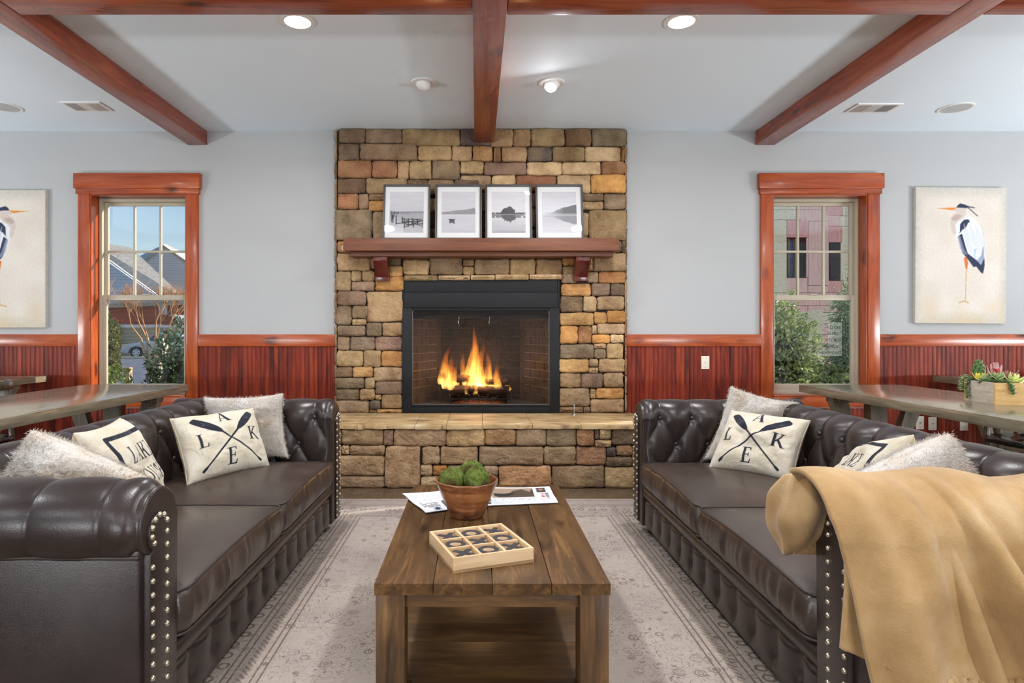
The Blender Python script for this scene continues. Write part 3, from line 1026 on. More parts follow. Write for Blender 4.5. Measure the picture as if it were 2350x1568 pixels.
# mesh curtains: pleated sheet of woven wire, drawn half open
b = NB('woven_wire_mesh')
P = b.obj()
w1 = b.n('ShaderNodeTexWave', wave_type='BANDS', bands_direction='DIAGONAL')
b.l(b.mapping(P, (1, .0, 1)), w1.inputs[0])
w1.inputs['Scale'].default_value = 32
w2 = b.n('ShaderNodeTexWave', wave_type='BANDS', bands_direction='DIAGONAL')
b.l(b.mapping(P, (-1, .0, 1)), w2.inputs[0])
w2.inputs['Scale'].default_value = 32
mx = b.math('MAXIMUM', w1.outputs[1], w2.outputs[1])
al = b.math('GREATER_THAN', mx, 0.90)
b.principled(S(70, 62, 56), 0.45, metal=0.6, alpha=b.math('MULTIPLY', al, 0.38))
M_MESH = b.m
def curtain(x0, x1):
    nx, nz = 90, 4
    Pm = np.zeros((nx, nz, 3))
    for i in range(nx):
        t = i / (nx - 1)
        for k in range(nz):
            Pm[i, k] = (x0 + (x1 - x0) * t - .04, .042 + .008 * math.sin(t * 46 + math.sin(t * 9)) , oz0 + .004 - .49 + (oz1 - .05 - oz0) * k / (nz - 1))
    MB().grid(Pm).build('mesh_curtain', M_MESH, ins, smooth=True)
curtain(ox0 + .02, -.14)
curtain(.12, ox1 - .02)
MB().tube([(ox0 - .04, .042, oz1 - .04 - .49), (ox1 - .04, .042, oz1 - .04 - .49)], .005, 6).build('curtain_rod', M_BLACK, ins)
for x in (-.155, .115):
    MB().tube([(x - .04 + .003 * math.sin(k), .05, oz1 - .06 - .49 - k * .012) for k in range(8)], .0018, 5).build('pull_chain', M_CHROME, ins)

# grate, logs and flames
grate = empty('fire_grate', (.02, YC + .3, .548), label='black iron grate holding the burning logs', cat='grate')
for x in np.linspace(-.26, .26, 7):
    MB().tube([(x, -.15, .085), (x, -.14, .055), (x, .13, .055), (x, .15, .10)], .008, 6).build('grate_bar', M_BLACK, grate)
for y in (-.1, .1):
    MB().tube([(-.29, y, .04), (.29, y, .04)], .009, 6).build('cross_bar', M_BLACK, grate)
for x in (-.25, .25):
    for y in (-.1, .1):
        MB().tube([(x, y, 0), (x, y, .045)], .009, 6).build('leg', M_BLACK, grate)
b = NB('charred_bark')
P = b.obj()
n = b.noise(b.mapping(P, (1.5, 12, 12)), 2.5, 5, .6)
c = b.ramp(n, [(.3, S(24, 18, 15)), (.55, S(74, 48, 32)), (.72, S(128, 84, 50))])
b.principled(c, .9, b.bump(n, .7, .02))
M_BARK = b.m
def log(name, A, B, r, label):
    A, B = Vector(A), Vector(B)
    d = B - A
    o_pts = []
    n = 9
    rs = random.Random(int(r * 1e5))
    pts = [Vector((d.length * k / n, rs.uniform(-.006, .006), rs.uniform(-.006, .006))) for k in range(n + 1)]
    rad = [r * rs.uniform(.9, 1.1) for k in range(n + 1)]
    o = MB().tube(pts, rad, 10).build(name, M_BARK, None, smooth=True)
    o.location = A
    o.rotation_euler = d.to_track_quat('X', 'Z').to_euler()
    setp(o, label, 'log', 'burning logs')
YF = YC + .3
log('burning_log', (-.30, YF - .02, .665), (.30, YF - .03, .66), .045, 'long charred log lying at the front of the fire grate')
log('burning_log', (-.26, YF + .09, .672), (.27, YF + .1, .668), .05, 'thick charred log at the back of the fire grate')
log('burning_log', (-.34, YF - .03, .80), (-.02, YF + .06, .75), .04, 'raised brown log end sticking out beside the tallest flame')
log('burning_log', (-.02, YF + .05, .735), (.30, YF - .03, .74), .032, 'thin charred log crossing under the small flame')
ash = MB().lathe([(.24, 0), (.2, .012), (.1, .02), (.02, .022)], 20, (.02, YF, .548)).build('ember_bed', None, None)
b = NB('glowing_embers')
P = b.pos()
v = b.noise(P, 60, 4)
b.principled(b.ramp(v, [(.4, S(40, 34, 30)), (.7, S(120, 60, 30))]), .9, emit=S(255, 110, 25), emit_s=b.math('MULTIPLY', b.bw(v, .56, .72), 1.2))
ash.data.materials.append(b.m)
setp(ash, 'bed of grey ash and glowing embers under the grate', 'embers', kind='stuff')

def flame_vol(name, k):
    b = NB(name)
    tc = b.n('ShaderNodeTexCoord')
    z = b.sep(tc.outputs['Generated'])[2]
    col = b.ramp(z, [(0.0, (1.0, .62, .18, 1)), (.25, (1.0, .48, .08, 1)), (.6, (1.0, .26, .02, 1)), (1.0, (.8, .12, .01, 1))])
    st = b.ramp(z, [(0.0, (1, 1, 1, 1)), (.3, (.62, .62, .62, 1)), (.65, (.24, .24, .24, 1)), (1.0, (.02, .02, .02, 1))])
    nz = b.noise(b.mapping(tc.outputs['Object'], (26, 26, 9)), 1.0, 2)
    em = b.n('ShaderNodeEmission')
    b.l(col, em.inputs[0])
    b.sock(em, 'Strength', b.math('MULTIPLY', b.math('MULTIPLY', st, k), b.bw(nz, .22, .6)))
    b.l(em.outputs[0], b.out.inputs['Volume'])
    return b.m
M_FL1 = flame_vol('flame_glow_outer', 80.0)
M_FL2 = flame_vol('flame_glow_core', 300.0)
fire = empty('log_fire', (.0, YF, .66), label='tall yellow and orange flames burning on the logs', cat='fire')
def flame(x, y, z, h, r, bend=0.0, mat=M_FL1, seed=0):
    rs = random.Random(seed)
    n, m_ = 14, 12
    Pm = np.zeros((n, m_, 3))
    ph = rs.uniform(0, 6)
    for i in range(n):
        t = i / (n - 1)
        rr = r * (math.sin(min(1, t * 2.6 + .25) * PI / 2)) * (1 - t) ** .75 + .0008
        ox = bend * t * t + .28 * r * math.sin(t * 7 + ph) * t
        oy = .2 * r * math.sin(t * 6 + ph * 1.7) * t
        for k in range(m_):
            a = 2 * PI * k / m_
            q = 1 + .16 * math.sin(3 * a + ph + t * 5)
            Pm[i, k] = (x + ox + rr * q * math.cos(a), y - YF + oy + rr * .7 * q * math.sin(a), z - .66 + h * t)
    mb = MB()
    mb.grid(Pm, close_v=True)
    mb.fan(list(range(m_)), Pm[0].mean(axis=0))
    mb.fan([(n - 1) * m_ + k for k in range(m_)], Pm[-1].mean(axis=0))
    o = mb.build('flame', mat, fire, smooth=True)
    return o
FL = [(-.29, -.06, .68, .42, .06, .04, 1), (-.235, -.07, .67, .34, .06, .03, 2), (-.33, -.05, .72, .20, .04, .03, 15), (.20, -.05, .65, .30, .045, -.03, 16), (-.19, .03, .69, .22, .045, -.01, 3), (-.11, .02, .70, .34, .045, -.03, 4), (-.05, .04, .70, .54, .06, .05, 5), (-.015, .0, .68, .62, .055, .01, 6), (.03, .03, .66, .48, .06, .03, 7),
      (-.02, -.04, .65, .30, .06, .02, 8), (.05, -.03, .65, .26, .055, .02, 9), (.12, .01, .66, .40, .05, -.03, 10), (.16, .0, .65, .24, .045, .02, 11), (.21, -.01, .65, .18, .035, .01, 12), (.29, -.01, .655, .10, .04, 0, 13), (-.09, -.05, .63, .16, .035, .01, 14)]
for (x, y, z, h, r, bd, s) in FL: flame(x, YF + y, z, h, r, bd, M_FL1, s)
for (x, y, z, h, r, bd, s) in [(-.275, -.01, .66, .13, .032, .02, 21), (-.06, -.02, .655, .17, .04, .01, 22), (.02, .0, .68, .24, .04, .01, 23), (.05, -.02, .65, .16, .045, .0, 24), (.15, -.01, .65, .12, .032, .0, 25), (.28, -.01, .655, .065, .032, 0, 26), (-.01, -.05, .63, .12, .05, .0, 27)]:
    flame(x, YF + y, z, h, r, bd, M_FL2, s)
fl = bpy.data.lights.new('fire_light', 'POINT')
fl.energy = 6.0
fl.color = (1.0, .62, .32)
fl.shadow_soft_size = .1
flo = bpy.data.objects.new('fire_light', fl)
flo.location = (.0, YF - .06, .86)
COL.objects.link(flo)

# gas key on the hearth
key = empty('gas_key_valve', (.835, 5.2, HZ + .015), label='small chrome gas key standing on the hearth by the insert', cat='gas key')
MB().lathe([(.028, 0), (.026, .006), (.012, .014), (.008, .024)], 16).build('escutcheon', M_CHROME, key, smooth=True)
MB().tube([(0, 0, .02), (0, 0, .085)], .004, 8).build('stem', M_CHROME, key, smooth=True)
MB().tube([(-.008, 0, .088), (.008, 0, .088)], .005, 8).build('handle', M_CHROME, key, smooth=True)

# ------------------------------------------------------------------ mantel with four pictures
MY0, MZ1 = 5.10, 1.985
mant = empty('mantel_shelf', (.04, 5.22, MZ1 - .11), label='thick brown timber mantel shelf on two corbels', cat='mantel')
def mo(name, mat, x0, x1, y0, y1, z0, z1, bevel=.004, parent=None):
    return boxo(name, mat, parent or mant, x0 - .04, x1 - .04, y0 - 5.22, y1 - 5.22, z0 - MZ1 + .11, z1 - MZ1 + .11, bevel)
mo('shelf_beam', M_MANT, -1.112, 1.195, MY0, YC + .02, MZ1 - .105, MZ1)
mo('bed_moulding', M_MANT, -1.07, 1.16, MY0 + .06, YC + .02, MZ1 - .145, MZ1 - .106)
for x in (-.815, .905):
    m = MB()
    yy = lambda v: v - 5.22
    prof = [(yy(YC + .02), -.035), (yy(MY0 + .075), -.035), (yy(MY0 + .075), -.07), (yy(MY0 + .10), -.11), (yy(MY0 + .145), -.155), (yy(MY0 + .17), -.20), (yy(MY0 + .17), -.235), (yy(YC + .02), -.235)]
    m.prism(prof, 0, x - .058 - .04, x + .058 - .04)
    m.build('corbel', M_CORB, mant, bevel=.004, auto=40)
hook = MB()
hook.tube([(-1.128 + .016 * math.cos(a), 5.2, 1.915 + .018 * math.sin(a)) for a in np.linspace(PI * .6, PI * 1.7, 9)], .004, 6)
setp(hook.build('stocking_hook', M_WHITE, None, smooth=True), 'small white hook on the end of the mantel shelf', 'hook')

M_PFRAME = plain('dark_grey_frame', S(72, 68, 68), .45, var=.06)
M_MAT = plain('white_mat_board', S(226, 226, 226), .8, var=.01)
M_PRINT = vcol('photo_print', rough=.5)
def grey(v): return (v, v - 1, v + 3)
def sky_water(P, hz, top, hor, wat, wat2):
    y = P.Y
    up = np.clip((y - hz) / (1 - hz), 0, 1)
    lo = np.clip((hz - y) / hz, 0, 1)
    v = np.where(y > hz, hor + (top - hor) * up, wat + (wat2 - wat) * lo)
    v = v + (vnoise(P.X, P.Y, 2, 40, 3) - .5) * 8
    P.C = np.stack([v, v - 1, v + 4], -1)
def pier(P):
    sky_water(P, .5, 205, 188, 150, 205)
    P.put((np.abs(P.Y - .505) < .008), grey(95))
    rs = random.Random(2)
    for k in range(7):
        x = .05 + k * .035 + rs.uniform(-.01, .01)
        P.stroke([(x, .46 - .2 * (k < 3) * (1 - k * .3)), (x, .5 + rs.uniform(-.02, .03))], .009, grey(35))
    for k in range(9): P.stroke([(.33 + k * .033, .455), (.33 + k * .033, .49)], .005, grey(90))
    for a, b_ in (((.2, .22), (.95, .30)), ((.36, .33), (.95, .33)), ((.36, .27), (.88, .27)), ((.44, .14), (.92, .28)), ((.92, .17), (.5, .30)), ((.36, .24), (.7, .18)), ((.36, .34), (.85, .32)), ((.5, .2), (.98, .22))): P.stroke([a, b_], .010, grey(38))
    for x, y0, y1 in ((.44, .12, .32), (.56, .16, .34), (.67, .2, .35), (.71, .14, .3), (.82, .2, .33), (.96, .14, .31), (.38, .25, .38), (.1, .25, .42), (.2, .21, .42)): P.stroke([(x, y0), (x, y1)], .014, grey(30))
    P.put((P.Y < .2) & (np.abs(P.X - .7) < .28), grey(120), .25)
def boat(P):
    sky_water(P, .45, 205, 198, 198, 190)
    hz = .45 + .09 * np.clip(P.X, 0, 1) + .04 * vnoise(P.X, P.Y, 6, 1, 5)
    m = (P.Y > .45) & (P.Y < hz + .03)
    P.put(m, grey(140), .8)
    P.put(m & (vnoise(P.X, P.Y, 40, 60, 6) > .5), grey(118), .5)
    P.poly([(.18, .335), (.26, .30), (.38, .30), (.42, .35), (.38, .325), (.26, .335)], grey(40))
    P.poly([(.22, .30), (.38, .30), (.39, .21), (.30, .25), (.24, .22)], grey(70), .9)
def island(P):
    sky_water(P, .43, 206, 208, 205, 170)
    sh = vnoise(P.X, P.Y, 28, 28, 8)
    P.put((P.Y > .44) & (P.Y < .49) & (sh > .3), grey(70), .9)
    P.put((P.Y < .44) & (P.Y > .36) & (sh > .3), grey(96), .8)
    for cx, w, h in ((.5, .2, .15), (.38, .1, .12), (.6, .1, .09), (.55, .13, .17)):
        for s in (1, -1):
            r = ((P.X - cx) / w) ** 2 + ((P.Y - .445 - s * h * .45) / (h * .62)) ** 2
            P.put((r + (vnoise(P.X, P.Y, 24, 24, 9) - .5) * .9 < 1), grey(66 if s > 0 else 82), .92)
    P.put(np.abs(P.Y - .44) < .006, grey(170), .7)
    P.put(P.Y < .03, grey(120), .4)
def mist(P):
    sky_water(P, .44, 198, 214, 190, 205)
    for s in (1, -1):
        hh = .03 + .2 * np.clip((P.X - .3) / .7, 0, 1) ** .7 + .03 * vnoise(P.X, P.Y, 14, 1, 11)
        d = s * (P.Y - .445)
        a = np.clip((P.X - .05) / .6, 0, 1) * (.85 if s > 0 else .62)
        P.put((d > 0) & (d < hh) , grey(84 if s > 0 else 104), a)
    P.put(np.abs(P.Y - .44) < .03, grey(200), .45)
PX = [(877.5, 986.5, pier, 'framed photo of broken wooden pier posts, first on the mantel'), (998, 1106, boat, 'framed photo of a lone rowing boat, second on the mantel'),
      (1113.8, 1221.7, island, 'framed photo of a tree island with reflection, third on the mantel'), (1230.4, 1340, mist, 'framed photo of a misty wooded shore, fourth on the mantel')]
for (xa, xb, fn, lab) in PX:
    Yp = 5.2
    x0, x1 = (xa - 1093) * Yp / 1400, (xb - 1093) * Yp / 1400
    wd = x1 - x0
    ht = .494
    f = empty('framed_photo', ((x0 + x1) / 2, Yp, MZ1), label=lab, cat='picture', group='framed lake photographs')
    f.rotation_euler = (R(-9), 0, 0)
    t = .017
    rect_frame('frame', M_PFRAME, f, -wd / 2, wd / 2, 0, ht, -.012, .016, t, t, t, bevel=.002)
    boxo('mat_board', M_MAT, f, -wd / 2 + t, wd / 2 - t, .002, .006, t, ht - t)
    pw, ph = wd - 2 * t - .078, ht - 2 * t - .092
    o = print_sheet('photo_print', pw, ph, 88, 116, fn, M_PRINT, f)
    o.location = (0, .0012, t + .046)
    boxo('glazing', M_PICGLASS, f, -wd / 2 + t, wd / 2 - t, -.006, -.004, t, ht - t)
# ------------------------------------------------------------------ rug
b = NB('faded_persian_rug')
P = b.pos()
xyz = b.sep(P)
dx = b.math('ABSOLUTE', b.math('SUBTRACT', xyz[0], 0.05))
dy = b.math('ABSOLUTE', b.math('SUBTRACT', xyz[1], 2.80))
ex = b.math('SUBTRACT', 1.22, dx)          # distance from the side edge
ey = b.math('SUBTRACT', 1.55, dy)
e = b.math('MINIMUM', ex, ey)
big = b.noise(P, 1.4, 4, .6)
base = b.ramp(big, [(.32, S(160, 147, 138)), (.5, S(178, 165, 155)), (.68, S(190, 177, 164))])
streak = b.noise(b.mapping(P, (6, 60, 1)), 1.0, 4, .7)
base = b.mix(b.math('MULTIPLY', b.bw(streak, .45, .75), .30), base, S(150, 136, 126))
# arabesque: thin contour lines of warped noise
def lines(sc, wid, seed):
    f = b.noise(b.mapping(P, (1, 1, 1), (seed, seed * 2, 0)), sc, 2, .5, 1.2)
    fr = b.math('FRACT', b.math('MULTIPLY', f, 9.0))
    return b.math('LESS_THAN', b.math('ABSOLUTE', b.math('SUBTRACT', fr, .5)), wid)
wear = b.bw(b.noise(P, 3.5, 5, .7), .34, .54)
wear2 = b.bw(b.noise(b.mapping(P, (14, 50, 1)), 1.0, 3, .7), .3, .52)
v = b.voronoi(P, 11.0)
ring = b.math('LESS_THAN', b.math('ABSOLUTE', b.math('SUBTRACT', v, .22)), .035)
ring2 = b.math('LESS_THAN', b.math('ABSOLUTE', b.math('SUBTRACT', v, .09)), .03)
dots = b.math('LESS_THAN', b.voronoi(P, 34), .18)
pat = b.math('MAXIMUM', b.math('MAXIMUM', lines(12.0, .085, 1.0), ring), b.math('MAXIMUM', ring2, b.math('MULTIPLY', dots, .6)))
pat = b.math('MULTIPLY', b.math('MULTIPLY', pat, wear), wear2)
# borders: pairs of lines and a band of rosettes
def band(c, w):
    return b.math('LESS_THAN', b.math('ABSOLUTE', b.math('SUBTRACT', e, c)), w)
bl = band(.30, .004)
for c_ in (.325, .40, .425, .18, .155, .05): bl = b.math('MAXIMUM', bl, band(c_, .0035))
zz = b.math('LESS_THAN', b.math('FRACT', b.math('MULTIPLY', b.math('ADD', xyz[0], xyz[1]), 38)), .45)
bl = b.math('MAXIMUM', bl, b.math('MULTIPLY', b.math('MULTIPLY', band(.362, .014), zz), .6))
vb = b.voronoi(P, 13, rnd=.35)
bl = b.math('MAXIMUM', bl, b.math('MULTIPLY', band(.24, .05), b.math('LESS_THAN', b.math('ABSOLUTE', b.math('SUBTRACT', vb, .26)), .06)))
inb = b.math('LESS_THAN', e, .44)
bord = b.math('MULTIPLY', b.math('MULTIPLY', bl, inb), b.math('ADD', b.math('MULTIPLY', wear2, .7), .3))
field = b.math('MULTIPLY', pat, .85)
tot = b.math('MAXIMUM', field, b.math('MULTIPLY', bord, 1.2), clamp=True)
c = b.mix(b.math('MULTIPLY', inb, .28), base, S(158, 142, 130))
c = b.mix(b.math('MULTIPLY', tot, .8), c, S(92, 76, 66))
M_RUG = b.principled(c, .95, b.bump(b.noise(P, 420, 2), .35, .004), spec=.1, sheen=.15)
rug = boxo('area_rug', M_RUG, None, -1.17, 1.27, 1.25, 4.35, 0.0, .011, bevel=.004)
setp(rug, 'faded beige Persian rug under the coffee table and sofas', 'rug')

# ------------------------------------------------------------------ leather
def leather(name, cols, rough=.30):
    b = NB(name)
    P = b.obj()
    n = b.noise(P, 3.0, 5, .6)
    n2 = b.noise(P, 14, 4, .6)
    c = b.ramp(b.math('ADD', b.math('MULTIPLY', n, .75), b.math('MULTIPLY', n2, .25)), [(.30, cols[0]), (.52, cols[1]), (.74, cols[2])])
    h = b.math('ADD', b.math('MULTIPLY', b.voronoi(P, 260), .5), b.math('MULTIPLY', b.noise(P, 7, 2), 1.0))
    rr = b.math('ADD', b.math('MULTIPLY', n, .08), rough - .02)
    return b.principled(c, rr, b.bump(h, .07, .006), spec=.55)


LC = (S(31, 23, 21), S(46, 36, 33), S(62, 50, 46))
M_LEATH = leather('dark_brown_leather', LC)
M_SEAT = leather('seat_leather', (S(48, 37, 31), S(66, 53, 46), S(84, 69, 60)), .28)
M_SEATSEAM = plain('leather_welt', S(52, 42, 38), .4)
M_NAIL = plain('antique_brass_nail', S(200, 190, 170), .25, metal=1.0, var=.1)
M_FOOT = plain('ebonised_foot', S(30, 20, 18), .25, var=.1)

ROW0, ROWQ, TP = .700, .150, .185


def tuft(t, s, phase=0.0):
    """outward displacement for deep-buttoned leather; t along the length, s up the inner face"""
    tt = (t - phase) / TP
    k = (ROW0 - s) / (2 * ROWQ)
    a, b_ = tt + k, tt - k
    low = (np.abs(np.sin(PI * a)) * np.abs(np.sin(PI * b_))) ** .42
    up = np.clip((s - ROW0) / .16, 0, 1)
    up = up * up * (3 - 2 * up)
    sn = np.abs(np.sin(PI * tt))
    hi = sn ** .84 * (1 - up) + sn ** .30 * up
    d = np.where(s <= ROW0, low * .028, hi * (.028 - .018 * up) + .010 * up)
    # pits at the buttons
    for r in (0, 1, 2):
        off = .5 * (r % 2)
        dt = (tt - off - np.round(tt - off)) * TP
        ds = s - (ROW0 - r * ROWQ)
        d = d - .014 * np.exp(-(dt * dt + ds * ds) / .026 ** 2)
    return d


def roll_profile(n_in=34, n_arc=44, z0=.33, Rr=.095, zc=.685, lean=0.0, end=-75):
    """(w, z, nw, nz, s): up the inner face, over the roll, to its underside; w grows outward"""
    pr = []
    for i in range(n_in):
        z = z0 + (zc - z0) * i / n_in
        pr.append((-lean * (zc - z), z, -1.0, 0.0, z))
    for i in range(n_arc + 1):
        a = R(180 + (end - 180) * i / n_arc)
        pr.append((Rr + Rr * math.cos(a), zc + Rr * math.sin(a), math.cos(a), math.sin(a), zc + Rr * (PI - a)))
    return np.array(pr)


def make_sofa(name, loc, rz, label):
    """front faces local +X at x=0; length along Y; origin on the floor"""
    L, D = 2.20, 1.02
    AT = .20
    root = empty(name, loc, rz, label=label, cat='sofa', group='facing leather sofas')
    hl = L / 2
    pr = roll_profile()
    ns = len(pr)
    # --- arms
    nt = 130
    for sg in (-1, 1):
        t = np.linspace(0, D - .08, nt)
        T, Sx = np.meshgrid(t, pr[:, 4], indexing='ij')
        d = tuft(T, Sx, .10)
        fade = np.clip((T - .005) / .06, 0, 1)
        fade = fade * fade * (3 - 2 * fade)
        ang = np.clip((Sx - .685) / .095, 0, 5)
        pleat = .006 * np.sin(ang * 4.2 + 1.0) * np.clip((.09 - T) / .09, 0, 1) * (Sx > .685)
        shrink = -.024 * np.clip((.035 - T) / .035, 0, 1) ** 2
        d = d * fade + .012 * (1 - fade) + pleat + shrink
        W = pr[None, :, 0] + pr[None, :, 2] * d
        Z = pr[None, :, 1] + pr[None, :, 3] * d
        inner = hl - AT
        Pm = np.stack([-T - .012, sg * (inner + W), Z], -1)
        MB().grid(Pm).build('arm_roll', M_LEATH, root, smooth=True)
        # outer arm panel with its seam welt
        yo = inner + .176
        boxo('outer_arm_panel', M_LEATH, root, -D + .10, -.018, sg * (inner + .03), sg * yo, .075, .63, bevel=.008)
        MB().tube([(-.02, sg * (yo + .002), .612), (-D + .12, sg * (yo + .002), .612)], .006, 8).build('arm_welt', M_SEATSEAM, root, smooth=True)
        # front facing of the arm
        def keyhole(rad, w0, w1, z0, cw=.098, cz=.685, n=22):
            a1 = PI - math.asin(0) if w0 <= cw - rad else PI - 0
            pts = [(w0, z0), (w0, cz - .0)]
            for i in range(n + 1):
                a = PI + (-PI / 3.2 - PI) * i / n
                pts.append((cw + rad * math.cos(a), cz + rad * math.sin(a)))
            pts += [(w1, cz - rad * .95), (w1, z0)]
            return pts
        kp = keyhole(.094, .004, .150, .075)
        MB().prism([(sg * (inner + p[0]), p[1]) for p in kp], 0, -.05, -.006).build('arm_front', M_LEATH, root, bevel=.012, bseg=3, auto=60)
        kp2 = keyhole(.050, .070, .162, .085, .116, .662)
        MB().prism([(sg * (inner + p[0]), p[1]) for p in kp2], 0, -.02, .003).build('arm_facing', M_LEATH, root, bevel=.004, auto=60)
        nail_pts = []
        for z in np.arange(.105, .66, .0365):
            nail_pts.append((.080, z))
        for z in np.arange(.105, .60, .0365):
            nail_pts.append((.153, z))
        for a in (158, 122, 88, 54, 22, -12, -44):
            nail_pts.append((.116 + .040 * math.cos(R(a)), .668 + .040 * math.sin(R(a))))
        for (w, z) in nail_pts:
            o = bpy.data.objects.new('nailhead', NAIL_ME)
            COL.objects.link(o)
            o.parent = root
            o.location = (.003, sg * (inner + w), z)
        # buttons on the inner arm
        for r in (0, 1):
            for k in range(0, 5):
                tt = .10 + (k + .5 * r) * TP
                if tt > D - .35: continue
                o = bpy.data.objects.new('button', BUT_ME)
                COL.objects.link(o)
                o.parent = root
                o.location = (-tt - .012, sg * (inner + .010), ROW0 - r * ROWQ)
                o.rotation_euler = (0, 0, R(-90) * sg)
    # --- back
    lean = .16
    prb = roll_profile(lean=lean)
    xb = -.74          # inner face of the back at roll height
    nt = 300
    t = np.linspace(-hl + .03, hl - .03, nt)
    T, Sx = np.meshgrid(t, prb[:, 4], indexing='ij')
    d = tuft(T, Sx, 0.0)
    W = prb[None, :, 0] + prb[None, :, 2] * d
    Z = prb[None, :, 1] + prb[None, :, 3] * d
    edge = np.clip((hl - .03 - np.abs(T)) / .03, 0, 1) ** .5
    Pm = np.stack([xb - W, T, Z], -1)
    m = MB()
    m.grid(Pm)
    n_p = prb.shape[0]
    m.fan([j for j in range(n_p)], (xb - .09, -hl + .03, .6))
    m.fan([(nt - 1) * n_p + j for j in range(n_p)], (xb - .09, hl - .03, .6))
    m.build('back_roll', M_LEATH, root, smooth=True)
    boxo('outer_back_panel', M_LEATH, root, xb - .165, xb - .04, -hl + .045, hl - .045, .075, .63, bevel=.008)
    for r in (0, 1):
        for k in range(-6, 7):
            tt = (k + .5 * r) * TP
            if abs(tt) > hl - AT - .06: continue
            z = ROW0 - r * ROWQ
            o = bpy.data.objects.new('button', BUT_ME)
            COL.objects.link(o)
            o.parent = root
            o.location = (xb + lean * max(0, .685 - z) + .008, tt, z)
    # --- base, front rail, skirt
    boxo('seat_base', M_LEATH, root, xb - .05, -.045, -hl + .06, hl - .06, .08, .318, bevel=.006)
    m = MB()
    pts = [(-.06, .235), (-.03, .236), (-.014, .246), (-.008, .265), (-.010, .285), (-.022, .300), (-.045, .306), (-.06, .306)]
    m.prism([(p[0], p[1]) for p in pts], 1, -hl + AT - .005, hl - AT + .005)
    m.build('front_rail', M_LEATH, root, auto=60)
    nt, nz = 220, 26
    t = np.linspace(-hl + AT - .005, hl - AT + .005, nt)
    z = np.linspace(.07, .238, nz)
    T, Zz = np.meshgrid(t, z, indexing='ij')
    q = T / .155
    zb = .15
    up = Zz >= zb
    bul = np.where(up, np.abs(np.sin(PI * q)) ** .6, (np.abs(np.sin(PI * q)) ** .6) * np.clip(1 - (zb - Zz) / .09, 0, 1) + np.clip((zb - Zz) / .09, 0, 1))
    env = np.clip(np.minimum((Zz - .07) / .02, (.238 - Zz) / .02), 0, 1) ** .5
    dq = (q - np.round(q)) * .155
    dd = .026 * bul * env - .012 * np.exp(-(dq ** 2 + (Zz - zb) ** 2) / .018 ** 2)
    MB().grid(np.stack([-.040 + dd, T, Zz], -1)).build('tufted_skirt', M_LEATH, root, smooth=True)
    # --- feet
    for x in (-.10, -D + .18):
        for sg in (-1, 1):
            f = MB().lathe([(.026, 0), (.040, .006), (.046, .02), (.040, .034), (.030, .040), (.043, .05), (.046, .062), (.040, .078)], 18, (x, sg * (hl - .13), .011))
            f.build('bun_foot', M_FOOT, root, smooth=True)
    # --- two seat cushions
    w_in = hl - AT - .012
    for k, (y0, y1) in enumerate(((-w_in, -.004), (.004, w_in))):
        x0, x1 = xb + .05, .004
        cx, cy = (x0 + x1) / 2, (y0 + y1) / 2
        hx, hy = (x1 - x0) / 2, (y1 - y0) / 2
        N = 240
        def outline(h1, h2, r):
            per = []
            for i in range(N):
                # arc-length walk round a rounded rectangle
                u = i / N * 4
                sd = int(u)
                f = u - sd
                if sd == 0: p = (h1, -h2 + 2 * h2 * f)
                elif sd == 1: p = (h1 - 2 * h1 * f, h2)
                elif sd == 2: p = (-h1, h2 - 2 * h2 * f)
                else: p = (-h1 + 2 * h1 * f, -h2)
                qx, qy = max(-(h1 - r), min(h1 - r, p[0])), max(-(h2 - r), min(h2 - r, p[1]))
                dx_, dy_ = p[0] - qx, p[1] - qy
                l = math.hypot(dx_, dy_)
                if l > 1e-6: p = (qx + dx_ / l * r, qy + dy_ / l * r)
                per.append(p)
            return np.array(per)
        O = outline(hx, hy, .05)
        rs = np.random.RandomState(5 + k)
        arc = np.arange(N)
        wr = sum(rs.uniform(.4, 1) * np.sin(arc * fq * 2 * PI / N + rs.uniform(0, 6)) for fq in (37, 53, 71, 23, 89)) / 2.2
        front = (O[:, 0] > hx * .8).astype(float)
        ztop = .442 + .018 * np.clip(1 - (O[:, 1] / hy) ** 2, 0, 1)     # the welt rises to mid cushion
        Nn = O / np.linalg.norm(O, axis=1)[:, None]
        rings = []
        for f, bul in ((0, -.012), (.12, .0), (.35, .012), (.6, .014), (.85, .006), (1.0, 0.0)):
            zz = .308 + (ztop - .308) * f
            o_ = bul + front * wr * .0075 * math.sin(PI * f)
            rings.append(np.stack([O[:, 0] + np.where(np.abs(O[:, 0]) > hx - .06, np.sign(O[:, 0]), 0) * o_, O[:, 1] + np.where(np.abs(O[:, 1]) > hy - .06, np.sign(O[:, 1]), 0) * bul * .4, zz], -1))
        for f in (.985, .95, .9, .82, .72, .6, .48, .36, .24, .12):
            zz = ztop * f + (1 - f) * .46 + .034 * (1 - f ** 3.2)
            rings.append(np.stack([O[:, 0] * f, O[:, 1] * f, zz], -1))
        G = np.array(rings)
        G[..., 0] += cx
        G[..., 1] += cy
        m = MB()
        m.grid(G, close_v=True)
        m.fan(list(range(N)), (cx, cy, .308))
        m.fan([(len(rings) - 1) * N + i for i in range(N)], (cx, cy, .496))
        cu = m.build('seat_cushion', M_SEAT, root, smooth=True)
        top = [(cx + p[0] * 1.003, cy + p[1] * 1.003, z_ + .002) for p, z_ in zip(O[::2], ztop[::2])]
        bot = [(cx + p[0] * .99, cy + p[1] * .995, .312) for p in O[::2]]
        MB().tube(top, .0055, 7, closed=True).build('welt', M_SEATSEAM, cu, smooth=True)
        MB().tube(bot, .005, 7, closed=True).build('welt', M_SEATSEAM, cu, smooth=True)
    return root


